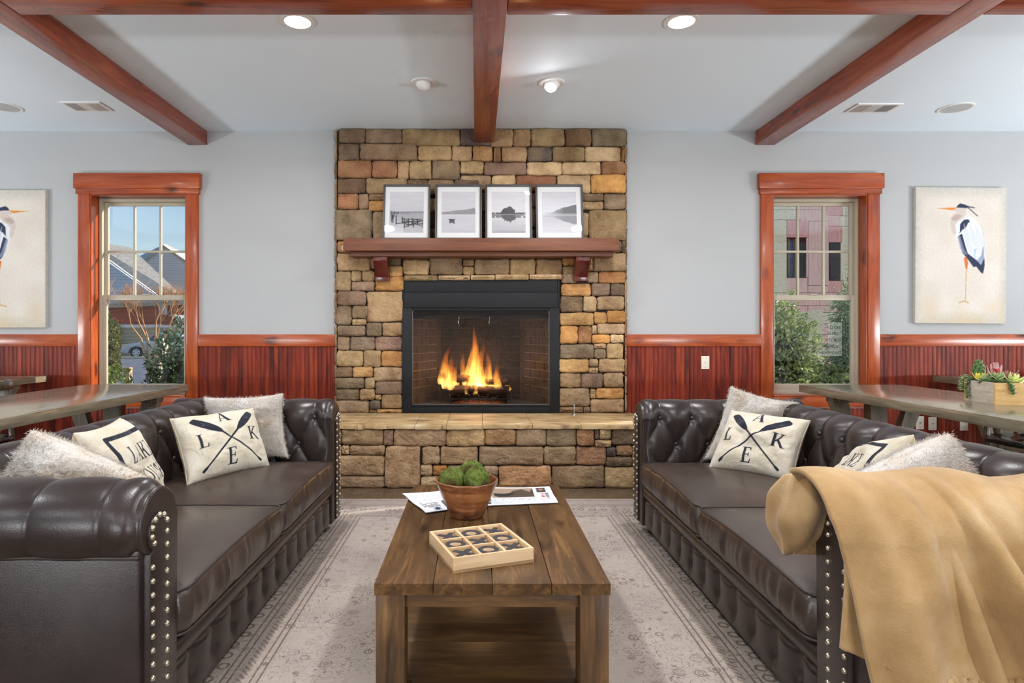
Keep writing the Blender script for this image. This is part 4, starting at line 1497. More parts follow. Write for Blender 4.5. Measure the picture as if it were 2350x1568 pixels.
NAIL_ME = None
m = MB()
prof = [(.0085 * math.cos(a), .0075 * math.sin(a)) for a in np.linspace(0, PI / 2 * .95, 5)]
m.lathe(prof, 10, cap0=False)
NAIL_ME = m.mesh('nailhead', smooth=True)
NAIL_ME.transform(Matrix.Rotation(R(90), 4, 'Y'))
NAIL_ME.materials.append(M_NAIL)
m = MB()
m.lathe([(.013 * math.cos(a), .009 * math.sin(a)) for a in np.linspace(0, PI / 2 * .95, 5)], 12, cap0=False)
BUT_ME = m.mesh('button', smooth=True)
BUT_ME.transform(Matrix.Rotation(R(90), 4, 'Y'))
BUT_ME.materials.append(M_LEATH)

sofa_a = make_sofa('chesterfield_sofa', (-.845, 2.66, 0), R(-0.6), 'dark brown tufted leather sofa without a blanket, near window with car')
sofa_b = make_sofa('chesterfield_sofa', (.955, 2.63, 0), R(180), 'dark brown tufted leather sofa with tan blanket over its arm')
# ------------------------------------------------------------------ coffee table
CT = (S(44, 29, 17), S(90, 64, 38), S(134, 98, 58))
M_CTY = wood('stained_acacia_length', 1, CT, .26, knots=.9, scale=1.2, coat=.1, fine=.4, per_object=.28)
M_CTX = wood('stained_acacia_across', 0, CT, .36, knots=.7, scale=1.2, fine=.4, per_object=.15)
M_CTZ = wood('stained_acacia_upright', 2, CT, .36, knots=.7, scale=1.2, fine=.4, per_object=.15)
TX0, TX1, TY0, TY1, TZ = -.301, .396, 1.792, 2.952, .46
ct = empty('coffee_table', (.0475, 2.372, 0), label='dark stained wooden coffee table with four-plank top on the rug', cat='coffee table')
def cb(name, mat, x0, x1, y0, y1, z0, z1, bevel=.004):
    return boxo(name, mat, ct, x0 - .0475, x1 - .0475, y0 - 2.372, y1 - 2.372, z0, z1, bevel)
pw = (TX1 - TX0) / 4
for i in range(4):
    # each plank is glued up from two strips
    cb('top_plank', M_CTY, TX0 + i * pw + .0012, TX0 + (i + .5) * pw, TY0, TY1, TZ - .034, TZ, .0)
    cb('top_plank', M_CTY, TX0 + (i + .5) * pw, TX0 + (i + 1) * pw - .0012, TY0, TY1, TZ - .034, TZ, .0)
cb('top_backing', M_CTX, TX0 + .01, TX1 - .01, TY0 + .01, TY1 - .01, TZ - .036, TZ - .008, 0)
LW = .086
for x0 in (TX0 + .004, TX1 - .004 - LW):
    for y0 in (TY0 + .006, TY1 - .006 - LW):
        cb('leg', M_CTZ, x0, x0 + LW, y0, y0 + LW, .011, TZ - .035, .004)
for y0 in (TY0 + .02, TY1 - .045):
    cb('apron', M_CTX, TX0 + LW, TX1 - LW, y0, y0 + .025, TZ - .078, TZ - .035, .002)
for x0 in (TX0 + .02, TX1 - .045):
    cb('apron', M_CTY, x0, x0 + .025, TY0 + LW, TY1 - LW, TZ - .078, TZ - .035, .002)
for i in range(4):
    cb('shelf_plank', M_CTX, TX0 + .012 , TX1 - .012, TY0 + .03 + i * .275, TY0 + .03 + (i + 1) * .275 - .001, .11, .135, .001)

# ------------------------------------------------------------------ wooden bowl with moss balls
b = NB('turned_acacia')
P = b.obj()
n = b.noise(b.mapping(P, (7, 7, 24)), 1.2, 4, .6, 1.6)
bandf = b.math('FLOOR', b.math('MULTIPLY', b.sep(P)[2], 26))
n2 = b.noise(b.mapping(P, (30, 30, 2)), 1.0, 3)
c = b.ramp(b.math('ADD', b.math('MULTIPLY', n, .75), b.math('MULTIPLY', b.math('FRACT', b.math('MULTIPLY', bandf, .37)), .25)), [(.3, S(88, 48, 26)), (.5, S(148, 92, 54)), (.7, S(186, 126, 78))])
M_BOWL = b.principled(c, .28, b.bump(n2, .05, .003), coat=.15)
BC = (-.038, 2.455, TZ)
bowl = empty('wooden_bowl', BC, label='tapered acacia bowl holding green moss balls on coffee table', cat='bowl')
m = MB()
m.lathe([(.055, 0), (.066, .002), (.069, .008), (.085, .045), (.102, .085), (.117, .122), (.126, .143), (.126, .148), (.121, .149), (.117, .144), (.107, .115), (.092, .08), (.072, .035), (.05, .018), (.01, .016)], 48)
m.build('bowl_body', M_BOWL, bowl, smooth=True)
b = NB('green_moss')
P = b.obj()
n = b.noise(P, 55, 5, .7)
n0 = b.noise(P, 14, 3, .6)
c = b.ramp(n, [(.3, S(66, 78, 30)), (.5, S(116, 134, 62)), (.72, S(164, 176, 100))])
c = b.mix(b.math('MULTIPLY', b.bw(n0, .50, .60), .8), c, S(88, 62, 38))
M_MOSS = b.principled(c, .95, b.bump(b.math('ADD', n, b.noise(P, 220, 3)), 1.0, .012), spec=.1)
def ball(loc, r, label, seed):
    bm = bmesh.new()
    bmesh.ops.create_icosphere(bm, subdivisions=5, radius=r)
    rs = np.random.RandomState(seed)
    for v in bm.verts:
        q = v.co.normalized()
        f = 1 + .02 * math.sin(q.x * 5 + seed) * math.cos(q.y * 6 + seed) + rs.uniform(-.018, .022)
        v.co = v.co * f
    me = bpy.data.meshes.new('moss_ball')
    bm.to_mesh(me)
    bm.free()
    me.polygons.foreach_set('use_smooth', [True] * len(me.polygons))
    o = link_mesh('moss_ball', me, M_MOSS)
    o.location = loc
    o.rotation_euler = (seed, seed * 2.1, seed * .7)
    setp(o, label, 'moss ball', 'moss balls in the wooden bowl')
ball((-.096, 2.428, .607), .053, 'green moss ball at the front of the bowl, farther from the newspaper photo', 1)
ball((.002, 2.412, .612), .053, 'green moss ball at the front of the bowl with brown patches on top', 2)
ball((-.018, 2.512, .615), .056, 'rearmost and highest green moss ball in the bowl', 5)

# ------------------------------------------------------------------ newspapers
M_NEWS = vcol('newsprint', rough=.85)
M_PAPER = plain('newsprint_edge', S(206, 204, 204), .9, var=.03)
def column(P, x0, x1, y0, y1, rows, seed, dark=110):
    k = np.floor((P.Y - y0) / (y1 - y0) * rows)
    f = (P.Y - y0) / (y1 - y0) * rows - k
    nz = vnoise(P.X + k * 3.1, k, 70, 1, seed)
    m = (P.X > x0) & (P.X < x1) & (P.Y > y0) & (P.Y < y1) & (f > .3) & (f < .75) & (nz > .35)
    P.put(m, (dark, dark, dark + 4), .75)
def news_front(P):
    P.C = P.C + (vnoise(P.X, P.Y, 5, 5, 4)[..., None] - .5) * 8
    # page turned a quarter: headline runs down the page side
    P.put((P.X > .33) & (P.X < .79) & (P.Y > .40) & (P.Y < .92), (150, 128, 108))
    P.poly([(.36, .52), (.5, .56), (.55, .75), (.66, .86), (.75, .7), (.79, .92), (.79, .42), (.4, .42)], (74, 58, 48))
    P.poly([(.34, .66), (.46, .63), (.6, .70), (.5, .48), (.36, .5)], (28, 26, 28))
    P.put((P.X > .83) & (P.X < .93) & (P.Y > .66) & (P.Y < .92), (52, 46, 44))
    P.ell(.88, .8, .03, .06, (150, 110, 90))
    column(P, .33, .80, .05, .36, 12, 1)
    column(P, .83, .97, .05, .30, 9, 2)
    P.put((P.X > .86) & (P.X < .90) & (P.Y > .30) & (P.Y < .62) & (vnoise(P.X, P.Y, 40, 60, 5) > .4), (170, 60, 60), .8)
    P.put((P.X > .91) & (P.X < .95) & (P.Y > .30) & (P.Y < .62) & (vnoise(P.X, P.Y, 40, 60, 6) > .4), (60, 60, 66), .8)
    for x in (.20, .27):
        P.put((P.X > x) & (P.X < x + .045) & (P.Y > .06) & (P.Y < .36) & (vnoise(P.X, P.Y, 30, 26, 7) > .42), (36, 36, 40))
    P.stroke([(.12, .06), (.15, .18), (.11, .28)], .012, (24, 24, 28))
    P.ell(.09, .36, .03, .07, (24, 24, 28), hole=(.018, .05))
    P.put((P.X > .02) & (P.X < .1) & (P.Y > .55) & (P.Y < .9) & (vnoise(P.X, P.Y, 50, 30, 9) > .5), (120, 150, 190), .7)
def news_back(P):
    column(P, .08, .45, .5, .93, 16, 3, 140)
    column(P, .50, .95, .55, .93, 14, 4, 140)
    for k in range(5):
        P.put((P.X > .1) & (P.X < .5) & (np.abs(P.Y - (.2 + k * .055)) < .016) & (vnoise(P.X, P.Y + k, 40, 2, 11 + k) > .42), (70, 64, 66), .85)
    P.put((P.X > .6) & (P.X < .96) & (P.Y > .12) & (P.Y < .5), (84, 74, 68))
    P.poly([(.62, .48), (.8, .4), (.96, .46), (.96, .3), (.7, .28)], (150, 132, 112))
    P.put((P.X > .28) & (P.X < .48) & (P.Y > .03) & (P.Y < .16), (150, 168, 196))
    P.ell(.38, .1, .06, .05, (50, 46, 48))
def newspaper(name, corners, paint, label, z, seed):
    """corners near-left, near-right, far-right, far-left on the table"""
    A, B, C_, D_ = [Vector((c_[0], c_[1])) for c_ in corners]
    cen = (A + B + C_ + D_) / 4
    n = 118
    u = np.linspace(0, 1, n)
    U, V = np.meshgrid(u, u, indexing='ij')
    def quad(k): return (1 - U) * (1 - V) * A[k] + U * (1 - V) * B[k] + U * V * C_[k] + (1 - U) * V * D_[k]
    X, Y = quad(0) - cen.x, quad(1) - cen.y
    rs = np.random.RandomState(seed)
    Z = .006 + .003 * np.sin(U * 5 + seed) * V + .002 * np.sin(V * 9)
    root = empty(name, (cen.x, cen.y, z), label=label, cat='newspaper')
    me = MB().grid(np.stack([X, Y, Z], -1)).mesh('front_page', recalc=False)
    P = Paint(U.ravel(), V.ravel(), (226, 226, 230), 1 / n, 1 / n, 2)
    paint(P)
    set_print(me, P.linear())
    me.polygons.foreach_set('use_smooth', [True] * len(me.polygons))
    link_mesh('front_page', me, M_NEWS, root)
    # folded sheets below
    for k, (g, zz) in enumerate(((1.0, .0035), (.985, .0008))):
        Pm = np.stack([X * g, Y * g, Z - .006 + zz + .001], -1)[::13, ::13]
        MB().grid(Pm).build('folded_sheet', M_PAPER, root, smooth=True, recalc=False)
    return root
newspaper('folded_newspaper', [(-.07, 2.56), (.352, 2.625), (.347, 2.90), (-.06, 2.86)], news_front, 'folded newspaper with a colour photo, behind the bowl at the table end', TZ, 1)
newspaper('folded_newspaper', [(-.205, 2.475), (-.06, 2.545), (-.10, 2.845), (-.335, 2.755)], news_back, 'folded newspaper sticking out past the table edge beside the bowl', TZ + .001, 2)

# ------------------------------------------------------------------ tic-tac-toe tray
M_PINE = wood('pale_pine', 0, (S(188, 150, 108), S(216, 182, 140), S(230, 202, 164)), .55, knots=.0, use_obj=True, fine=.25)
M_PINEIN = wood('pine_lining', 0, (S(186, 144, 92), S(210, 168, 114), S(224, 186, 134)), .6, knots=.0, use_obj=True, fine=.25)
M_XO = plain('black_game_paint', S(44, 44, 48), .55, var=.1)
M_XOEDGE = plain('pale_plywood_edge', S(232, 204, 170), .6, var=.05)
GC = Vector((.0106, 2.045, TZ))
GA = math.atan2(.093, .254)
GS = .272
tray = empty('game_tray', GC, GA, label='pale pine tic-tac-toe tray on the coffee table', cat='game tray')
boxo('tray_floor', M_PINEIN, tray, -GS / 2, GS / 2, -GS / 2, GS / 2, .0, .008)
tw = .010
boxo('tray_side', M_PINE, tray, -GS / 2, GS / 2, -GS / 2, -GS / 2 + tw, .0, .045, .001)
boxo('tray_side', M_PINE, tray, -GS / 2, GS / 2, GS / 2 - tw, GS / 2, .0, .045, .001)
boxo('tray_side', M_PINE, tray, -GS / 2, -GS / 2 + tw, -GS / 2 + tw, GS / 2 - tw, .0, .045, .001)
boxo('tray_side', M_PINE, tray, GS / 2 - tw, GS / 2, -GS / 2 + tw, GS / 2 - tw, .0, .045, .001)
cell = (GS - 2 * tw) / 3
for k in (1, 2):
    p = -GS / 2 + tw + k * cell
    boxo('divider', M_PINE, tray, p - .004, p + .004, -GS / 2 + tw, GS / 2 - tw, .008, .044)
    for j in range(3):
        q = -GS / 2 + tw + j * cell
        boxo('divider', M_PINE, tray, q + .005, q + cell - .005, p - .004, p + .004, .008, .044)
def xpiece(parent):
    r, w = .032, .0095
    poly = []
    for a in (45, 135, 225, 315):
        d = Vector((math.cos(R(a)), math.sin(R(a))))
        n_ = Vector((-d.y, d.x))
        poly += [d * r * 1.18 - n_ * w, d * r * 1.18 + n_ * w]
        a2 = R(a + 45)
        poly.append(Vector((math.cos(a2), math.sin(a2))) * w * 1.42)
    pp = [(p.x, p.y) for p in poly]
    MB().prism(pp, 2, 0, .029).build('plywood_core', M_XOEDGE, parent)
    MB().prism([(p[0] * .97, p[1] * .97) for p in pp], 2, .029, .0305).build('black_face', M_XO, parent)
def opiece(parent):
    def ringm(r0, r1, z0, z1):
        m = MB()
        n = 36
        Pm = np.array([[(r * math.cos(2 * PI * k / n), r * math.sin(2 * PI * k / n), z) for k in range(n)] for r, z in ((r0, z0), (r1, z0), (r1, z1), (r0, z1))])
        m.grid(Pm, close_u=True, close_v=True)
        return m
    ringm(.0165, .036, 0, .029).build('plywood_core', M_XOEDGE, parent, auto=40)
    ringm(.0185, .0345, .029, .0305).build('black_face', M_XO, parent, auto=40)
pos_row = ['row nearest the moss bowl', 'middle row', 'row farthest from the bowl']
pos_col = ['plain sofa side', 'middle cell', 'blanket sofa side']
for r in range(3):
    for c_ in range(3):
        isx = (r + c_) % 2 == 0
        lx, ly = (c_ - 1) * cell, (1 - r) * cell
        wx = GC.x + lx * math.cos(GA) - ly * math.sin(GA)
        wy = GC.y + lx * math.sin(GA) + ly * math.cos(GA)
        kd = 'X' if isx else 'O'
        e_ = empty('game_piece', (wx, wy, TZ + .0085), GA + (.12 if r == 0 else -.06), label='black %s piece, tray %s, %s' % (kd, pos_row[r], pos_col[c_]), cat='game piece', group='tic-tac-toe pieces')
        (xpiece if isx else opiece)(e_)
# ------------------------------------------------------------------ pillows
M_CANVAS = vcol('printed_canvas', rough=.9, bump=.25, bscale=700, sheen=.1, spec=.15, wrinkle=.35)
def fur_mat():
    b = NB('faux_fur')
    P = b.obj()
    n0 = b.noise(P, 5, 4, .6)
    n = b.noise(P, 70, 4, .7, .6)
    c = b.ramp(n0, [(.42, S(246, 238, 230)), (.56, S(236, 220, 202)), (.70, S(206, 166, 122))])
    c = b.mix(b.math('MULTIPLY', b.bw(n, .5, .75), .2), c, S(196, 172, 146))
    return b.principled(c, .95, b.bump(b.math('ADD', n, b.noise(b.mapping(P, (1, 1, 3)), 140, 3, .7)), .9, .012), spec=.1, sheen=.5)
M_FUR = fur_mat()
INK = (38, 40, 50)
CANV = (208, 198, 180)


def canvas_base(P):
    n = vnoise(P.X * .5 + 2, P.Y * .5 + 2, 7, 7, 31)
    n2 = vnoise(P.X * .5 + 2, P.Y * .5 + 2, 160, 160, 32)
    P.C = P.C - ((n - .4)[..., None] * np.array([10, 14, 22])) - ((n2 - .5)[..., None] * 10)


def oar(P, a, b_, flip=1):
    """blade near a, shaft to the handle at b"""
    ax, ay = a
    bx, by = b_
    dx, dy = bx - ax, by - ay
    l = math.hypot(dx, dy)
    dx, dy = dx / l, dy / l
    nx, ny = -dy, dx
    def q(t, w): return (ax + dx * t * l + nx * w, ay + dy * t * l + ny * w)
    blade = [(-.0, .05), (.01, .085), (.05, .105), (.16, .115), (.26, .10), (.33, .065), (.37, .026), (.37, -.026), (.33, -.065), (.26, -.10), (.16, -.115), (.05, -.105), (.01, -.085), (0, -.05)]
    P.poly([q(t, w) for t, w in blade], INK)
    P.poly([q(.36, .026), q(.95, .020), q(.95, -.020), q(.36, -.026)], INK)
    P.poly([q(.93, .020), q(.955, .036), q(.99, .036), q(1.0, .018), q(1.0, -.018), q(.99, -.036), q(.955, -.036), q(.93, -.020)], INK)
    m = (np.hypot(P.X - q(.13, 0)[0], P.Y - q(.13, 0)[1]) < .07) & (vnoise(P.X + 3, P.Y + 3, 26, 26, 40) > .74)
    P.put(m, (150, 146, 140), .8)


def lake_oars(P):
    canvas_base(P)
    oar(P, (-.72, .74), (.72, -.86))
    oar(P, (.72, .74), (-.72, -.86))
    glyph(P, 'A', -.17, .52, .34, .40, INK)
    glyph(P, 'L', -.78, -.22, .34, .44, INK)
    glyph(P, 'K', .46, -.22, .36, .44, INK)
    glyph(P, 'E', -.17, -.84, .36, .46, INK)


def lake_house(P):
    canvas_base(P)
    for (a, b_) in (((-.72, .72), (.72, .72)), ((-.72, -.72), (.72, -.72)), ((-.72, .72), (-.72, -.72)), ((.72, .72), (.72, -.72))): P.stroke([a, b_], .045, INK)
    x = -.44
    for ch, w in zip('LAKE', (.22, .26, .27, .22)):
        glyph(P, ch, x, .12, w, .34, INK)
        x += w + .0
    x = -.50
    for ch, w in zip('HOUSE', (.24, .24, .23, .17, .22)):
        glyph(P, ch, x, -.40, w, .34, INK)
        x += w


def pillow(name, corners, thick, paint, mat, label, group, n=90, pinch=.07, seed=0, lump=.0, sag=0.0):
    """corners BL, BR, TR, TL of the seam square, seen from the front"""
    A, B, C_, D_ = [Vector(c) for c in corners]
    cen = (A + B + C_ + D_) / 4
    nrm = ((B - A) + (C_ - D_)).cross((D_ - A) + (C_ - B)).normalized()
    u = np.sin(np.linspace(-PI / 2, PI / 2, n)) * .35 + np.linspace(-1, 1, n) * .65
    U, V = np.meshgrid(u, u, indexing='ij')
    Up = U * (1 - pinch * (1 - V * V))
    Vp = V * (1 - pinch * (1 - U * U))
    s, t = (Up + 1) / 2, (Vp + 1) / 2
    base = np.zeros(U.shape + (3,))
    for k in range(3):
        base[..., k] = (1 - s) * (1 - t) * A[k] + s * (1 - t) * B[k] + s * t * C_[k] + (1 - s) * t * D_[k]
    prof = (np.clip(1 - U ** 2, 0, 1) * np.clip(1 - V ** 2, 0, 1)) ** .40
    rs = np.random.RandomState(seed)
    w = vnoise(U + 3, V + 3, 3, 3, seed + 50) - .5
    w2 = vnoise(U + 3, V + 3, 8, 8, seed + 60) - .5
    prof_f = prof * (1 + .28 * w) + prof * .05 * w2
    if lump: prof_f = prof_f + prof * lump * (vnoise(U + 3, V + 3, 16, 16, seed + 70) - .5)
    f = base + prof_f[..., None] * thick / 2 * np.array(nrm)
    bk = base - (prof * (1 + .2 * w))[..., None] * thick / 2 * np.array(nrm)
    if sag: # top edge dips in the middle
        dip = -sag * np.clip(1 - U ** 2, 0, 1) * np.clip((V - .2) / .8, 0, 1) ** 2
        f[..., 2] += dip
        bk[..., 2] += dip
    f -= np.array(cen)
    bk -= np.array(cen)
    m = MB()
    m.grid(f)
    m.grid(bk, flip=True)
    me = m.mesh(name, smooth=True, recalc=False)
    if paint is not None:
        P = Paint(U.ravel(), V.ravel(), CANV, 2 / n, 2 / n, 3)
        paint(P)
        Pb = Paint(U.ravel(), V.ravel(), (206, 190, 162), 2 / n, 2 / n, 1)
        canvas_base(Pb)
        set_print(me, np.concatenate([P.linear(), Pb.linear()]))
    bm = bmesh.new()
    bm.from_mesh(me)
    bmesh.ops.remove_doubles(bm, verts=bm.verts, dist=1e-5)
    bm.to_mesh(me)
    bm.free()
    me.polygons.foreach_set('use_smooth', [True] * len(me.polygons))
    root = empty(name, cen, label=label, cat='pillow', group=group)
    o = link_mesh('pillow_cover', me, mat, root)
    # piped seam round the edge
    ed = [base[i, 0] for i in range(n)] + [base[n - 1, j] for j in range(1, n)] + [base[i, n - 1] for i in range(n - 2, -1, -1)] + [base[0, j] for j in range(n - 2, 0, -1)]
    dz = [0.0] * len(ed)
    if sag:
        for q in range(n): pass
    if paint is not None:
        MB().tube([Vector(p) - cen for p in ed[::3]], .003, 5, closed=True).build('edge_seam', M_SEAMC, root, smooth=True)
    if mat is M_FUR:
        # short pile standing off both faces
        me_ = o.data
        nv = len(me_.vertices)
        co = np.zeros(nv * 3); me_.vertices.foreach_get('co', co); co = co.reshape(-1, 3)
        no = np.zeros(nv * 3); me_.vertices.foreach_get('normal', no); no = no.reshape(-1, 3)
        H = 32000
        ii = rs.randint(0, nv, H)
        jit = rs.normal(size=(H, 3)) * .004
        base_ = co[ii] + jit - no[ii] * .002
        comb = np.array([.25, -.2, -.55])
        swirl = np.stack([np.sin(co[ii][:, 1] * 23 + co[ii][:, 2] * 17), np.cos(co[ii][:, 0] * 21), np.sin(co[ii][:, 0] * 19 - co[ii][:, 2] * 25)], -1)
        dr = no[ii] + comb * .5 + swirl * .55 + rs.normal(size=(H, 3)) * .3
        dr /= np.linalg.norm(dr, axis=1)[:, None]
        ln = (.0115 * rs.uniform(.6, 1.25, H))[:, None]
        sd = np.cross(dr, rs.normal(size=(H, 3)))
        sd /= np.linalg.norm(sd, axis=1)[:, None]
        V = np.concatenate([base_ + sd * .0009, base_ - sd * .0009, base_ + dr * ln], 0)
        F = np.stack([np.arange(H), np.arange(H) + H, np.arange(H) + 2 * H], -1)
        mh = bpy.data.meshes.new('fur_pile')
        mh.from_pydata(V.tolist(), [], F.tolist())
        fo = link_mesh('fur_pile', mh, M_FUR, root)
        fo['kind'] = 'stuff'
    return root


M_SEAMC = plain('canvas_seam', S(206, 190, 162), .9)
G1, G2 = 'pillows on the sofas', 'pillows on the sofas'
# sofa without blanket
pillow('throw_pillow', [(-1.36, 2.87, .475), (-1.108, 3.27, .475), (-1.245, 3.40, .775), (-1.522, 3.03, .767)], .20, lake_oars, M_CANVAS, 'canvas LAKE pillow with crossed oars on the sofa without blanket', G1, n=190, seed=1)
pillow('throw_pillow', [(-1.50, 3.47, .485), (-1.07, 3.47, .485), (-1.115, 3.52, .845), (-1.565, 3.50, .825)], .17, None, M_FUR, 'cream faux fur pillow behind the oar pillow, sofa without blanket', G1, n=80, seed=2, lump=.10, pinch=.09)
pillow('throw_pillow', [(-1.235, 2.13, .47), (-1.31, 2.55, .47), (-1.46, 2.50, .846), (-1.385, 2.10, .850)], .21, lake_house, M_CANVAS, 'canvas pillow lettered LAKE HOUSE in a dark border, words readable', G1, n=190, seed=3)
pillow('throw_pillow', [(-1.28, 1.99, .475), (-1.05, 1.97, .72), (-1.425, 1.955, .885), (-1.60, 2.02, .64)], .22, None, M_FUR, 'tan and cream faux fur pillow peeking over the plain near arm', G1, n=80, seed=4, lump=.12, pinch=.03)
# sofa with blanket
pillow('throw_pillow', [(1.231, 3.235, .475), (1.524, 2.935, .475), (1.672, 3.055, .755), (1.415, 3.38, .765)], .20, lake_oars, M_CANVAS, 'canvas LAKE pillow with crossed oars on the sofa with blanket', G2, n=190, seed=5)
pillow('throw_pillow', [(1.30, 3.475, .475), (1.66, 3.40, .48), (1.81, 3.43, .80), (1.455, 3.49, .89)], .16, None, M_FUR, 'cream faux fur pillow behind the oar pillow, sofa with blanket', G2, n=80, seed=6, lump=.10, pinch=.09)
pillow('throw_pillow', [(1.40, 2.44, .47), (1.31, 2.05, .47), (1.505, 2.10, .845), (1.60, 2.44, .735)], .21, lake_house, M_CANVAS, 'canvas pillow turned so only its dark border shows, behind blanket', G2, n=150, seed=7)
pillow('throw_pillow', [(1.37, 2.0, .475), (1.17, 1.98, .70), (1.525, 1.965, .872), (1.70, 2.02, .62)], .22, None, M_FUR, 'cream faux fur pillow peeking over the tan blanket', G2, n=80, seed=8, lump=.12, pinch=.03)

# ------------------------------------------------------------------ tan blanket over the arm
b = NB('tan_plush')
P = b.obj()
n = b.noise(P, 4, 4, .6)
c = b.ramp(n, [(.32, S(154, 121, 80)), (.52, S(179, 145, 100)), (.70, S(196, 168, 130))])
M_PLUSH = b.principled(c, .9, b.bump(b.math('ADD', b.noise(P, 160, 3, .7), b.math('MULTIPLY', b.noise(P, 22, 3), .8)), .35, .006), spec=.1, sheen=.2)
blk = empty('throw_blanket', (1.25, 1.55, .78), label='tan plush blanket draped over the sofa arm', cat='blanket')
BO = Vector((1.25, 1.55, .78))
YI, ZCR, RR = 1.73, .685, .128      # inner face of the arm, roll centre height, radius outside the leather


def drape(u, v, inner_drop, outer_drop, off=0.0):
    """v: -inner_drop .. 0 (crest) .. arc then down outside; returns (y, z)"""
    yc = YI - .098
    arc = (RR + off) * PI / 2
    if v < 0:
        s = -v
        if s < arc:
            a = PI / 2 - s / (RR + off)
            return yc + (RR + off) * math.cos(a), ZCR + (RR + off) * math.sin(a)
        return yc + RR + off, ZCR - (s - arc)
    s = v
    a_end = PI * .52
    if s < (RR + off) * a_end:
        a = PI / 2 + s / (RR + off)
        return yc + (RR + off) * math.cos(a), ZCR + (RR + off) * math.sin(a)
    rest = s - (RR + off) * a_end
    return yc - (RR + off) - .012 * min(1, rest / .1), ZCR + (RR + off) * math.cos(a_end) - rest


RIDGES = [(.07, .08, .030, .050), (.20, .05, .045, .060), (.31, .20, .055, .030), (.44, .06, .030, .050), (.56, .19, .065, .034), (.70, .04, .035, .050), (.80, .14, .055, .030), (.93, .02, .040, .05)]


def sheet(name, x0, x1, lo, hi, nx, nv, edge=None, amp=1.0, seed=0, off=0.0, bottom=None):
    us = np.linspace(0, 1, nx)
    Pm = np.zeros((nx, nv, 3))
    for i, u in enumerate(us):
        vb = hi if bottom is None else bottom(u)
        vs = np.linspace(lo, vb, nv)
        for j, v in enumerate(vs):
            y, z = drape(u, v, -lo, vb, off)
            down = max(0.0, v / max(vb, .01))
            # folds open out as the cloth hangs
            rid = 0.0
            for (u0, dr_, am, wd_) in RIDGES:
                q = (u - u0 - dr_ * down) / (wd_ * (.7 + .6 * down))
                rid += am * (math.exp(-q * q) - .45 * math.exp(-(q - 1.7) ** 2)) * min(1, .15 + down * 1.3)
            ph = u * 15 + .9 * math.sin(u * 5 + seed) + .5 * down
            fold = (math.sin(ph) * .6 + math.sin(ph * 1.9 + 1.2) * .3) * .075 * down ** 1.0 * amp
            fold = fold * .45 + rid * amp * 1.3 + .006 * math.sin(u * 31 + v * 6) * down * amp
            crest = .012 * math.sin(u * 17 + 1) * math.exp(-(v / .12) ** 2) + .008 * math.sin(u * 9 + v * 14)
            x = x0 + (x1 - x0) * u
            if edge: x += edge(v) * (1 - u) ** 2
            x += .02 * math.sin(v * 9 + u * 4) * .5
            Pm[i, j] = (x - BO.x, y - .022 - max(0, fold) - .35 * min(0, fold) * 0 - crest * .6 * min(1, max(0, v / .12)) * max(0, 1 - v / .4) - BO.y, z + crest * max(0, 1 - abs(v) / .3) - BO.z)
    m = MB()
    m.grid(Pm)
    o = m.build(name, M_PLUSH, blk, smooth=True)
    md = o.modifiers.new('thick', 'SOLIDIFY')
    md.thickness = .012
    md.offset = 0
    return o


def edge_main(v):
    # front edge: ahead of the arm on top, slipping back as it hangs
    return -.02 + .26 * max(0, v - .15) + .065 * min(1, max(0, -v - .03) / .08)
hem_v = lambda u: .545 - .045 * u + .010 * math.sin(u * 21)
sheet('outer_drape', .865, 1.78, -.34, .85, 150, 110, edge_main, 1.0, 0, .012, bottom=hem_v)
sheet('under_layer', .885, 1.55, .12, .56, 70, 40, None, .5, 2.0, -.006, bottom=lambda u: .44 + .13 * u + .02 * math.sin(u * 6))
# the gathered corner hanging over the front inner edge of the arm
nx, nv = 60, 60
Pm = np.zeros((nx, nv, 3))
for i in range(nx):
    for j in range(nv):
        a = 2 * PI * i / nx
        t = j / (nv - 1)
        rr = (.070 + .028 * math.sin(PI * t) + .011 * math.sin(3 * a + t * 2.6) + .006 * math.sin(7 * a + 2.2 * math.sin(t * 3)) + .004 * math.sin(t * 13 + 2 * a))
        rr *= max(.12, math.sin(PI * (.10 + .84 * t))) ** .55
        z = .800 - .245 * t
        Pm[i, j] = (.915 + .02 * math.sin(t * 3) + rr * .85 * math.cos(a) - BO.x, 1.735 + .045 * t + rr * 1.0 * math.sin(a) - BO.y, z + .012 * math.cos(a + 1) - BO.z)
m = MB()
m.grid(Pm, close_u=True)
m.fan([k * nv for k in range(nx)], Pm[:, 0].mean(axis=0))
m.fan([k * nv + nv - 1 for k in range(nx)], Pm[:, -1].mean(axis=0) + np.array([0, 0, .06]))
m.build('gathered_corner', M_PLUSH, blk, smooth=True)
# ruffled hem
pts = []
for i in range(140):
    u = i / 139
    v = hem_v(u)
    y, z = drape(u, v, 0, v, .012)
    ph = u * 15 + .9 * math.sin(u * 5) + .5
    fold = (math.sin(ph) * .6 + math.sin(ph * 1.9 + 1.2) * .3) * .075 * .45 + .006 * math.sin(u * 31 + v * 6)
    for (u0, dr_, am, wd_) in RIDGES:
        q = (u - u0 - dr_) / (wd_ * 1.3)
        fold += 1.3 * am * (math.exp(-q * q) - .45 * math.exp(-(q - 1.7) ** 2))
    x = .865 + (1.78 - .865) * u + edge_main(v) * (1 - u) ** 2 + .01 * math.sin(v * 9 + u * 4)
    pts.append((x - BO.x, y - .024 - max(0, fold) - BO.y, z - .008 + .004 * math.sin(i * 1.7) - BO.z))
MB().tube(pts, [.012 + .004 * math.sin(i * 1.7) for i in range(140)], 8).build('ruffled_hem', M_PLUSH, blk, smooth=True)
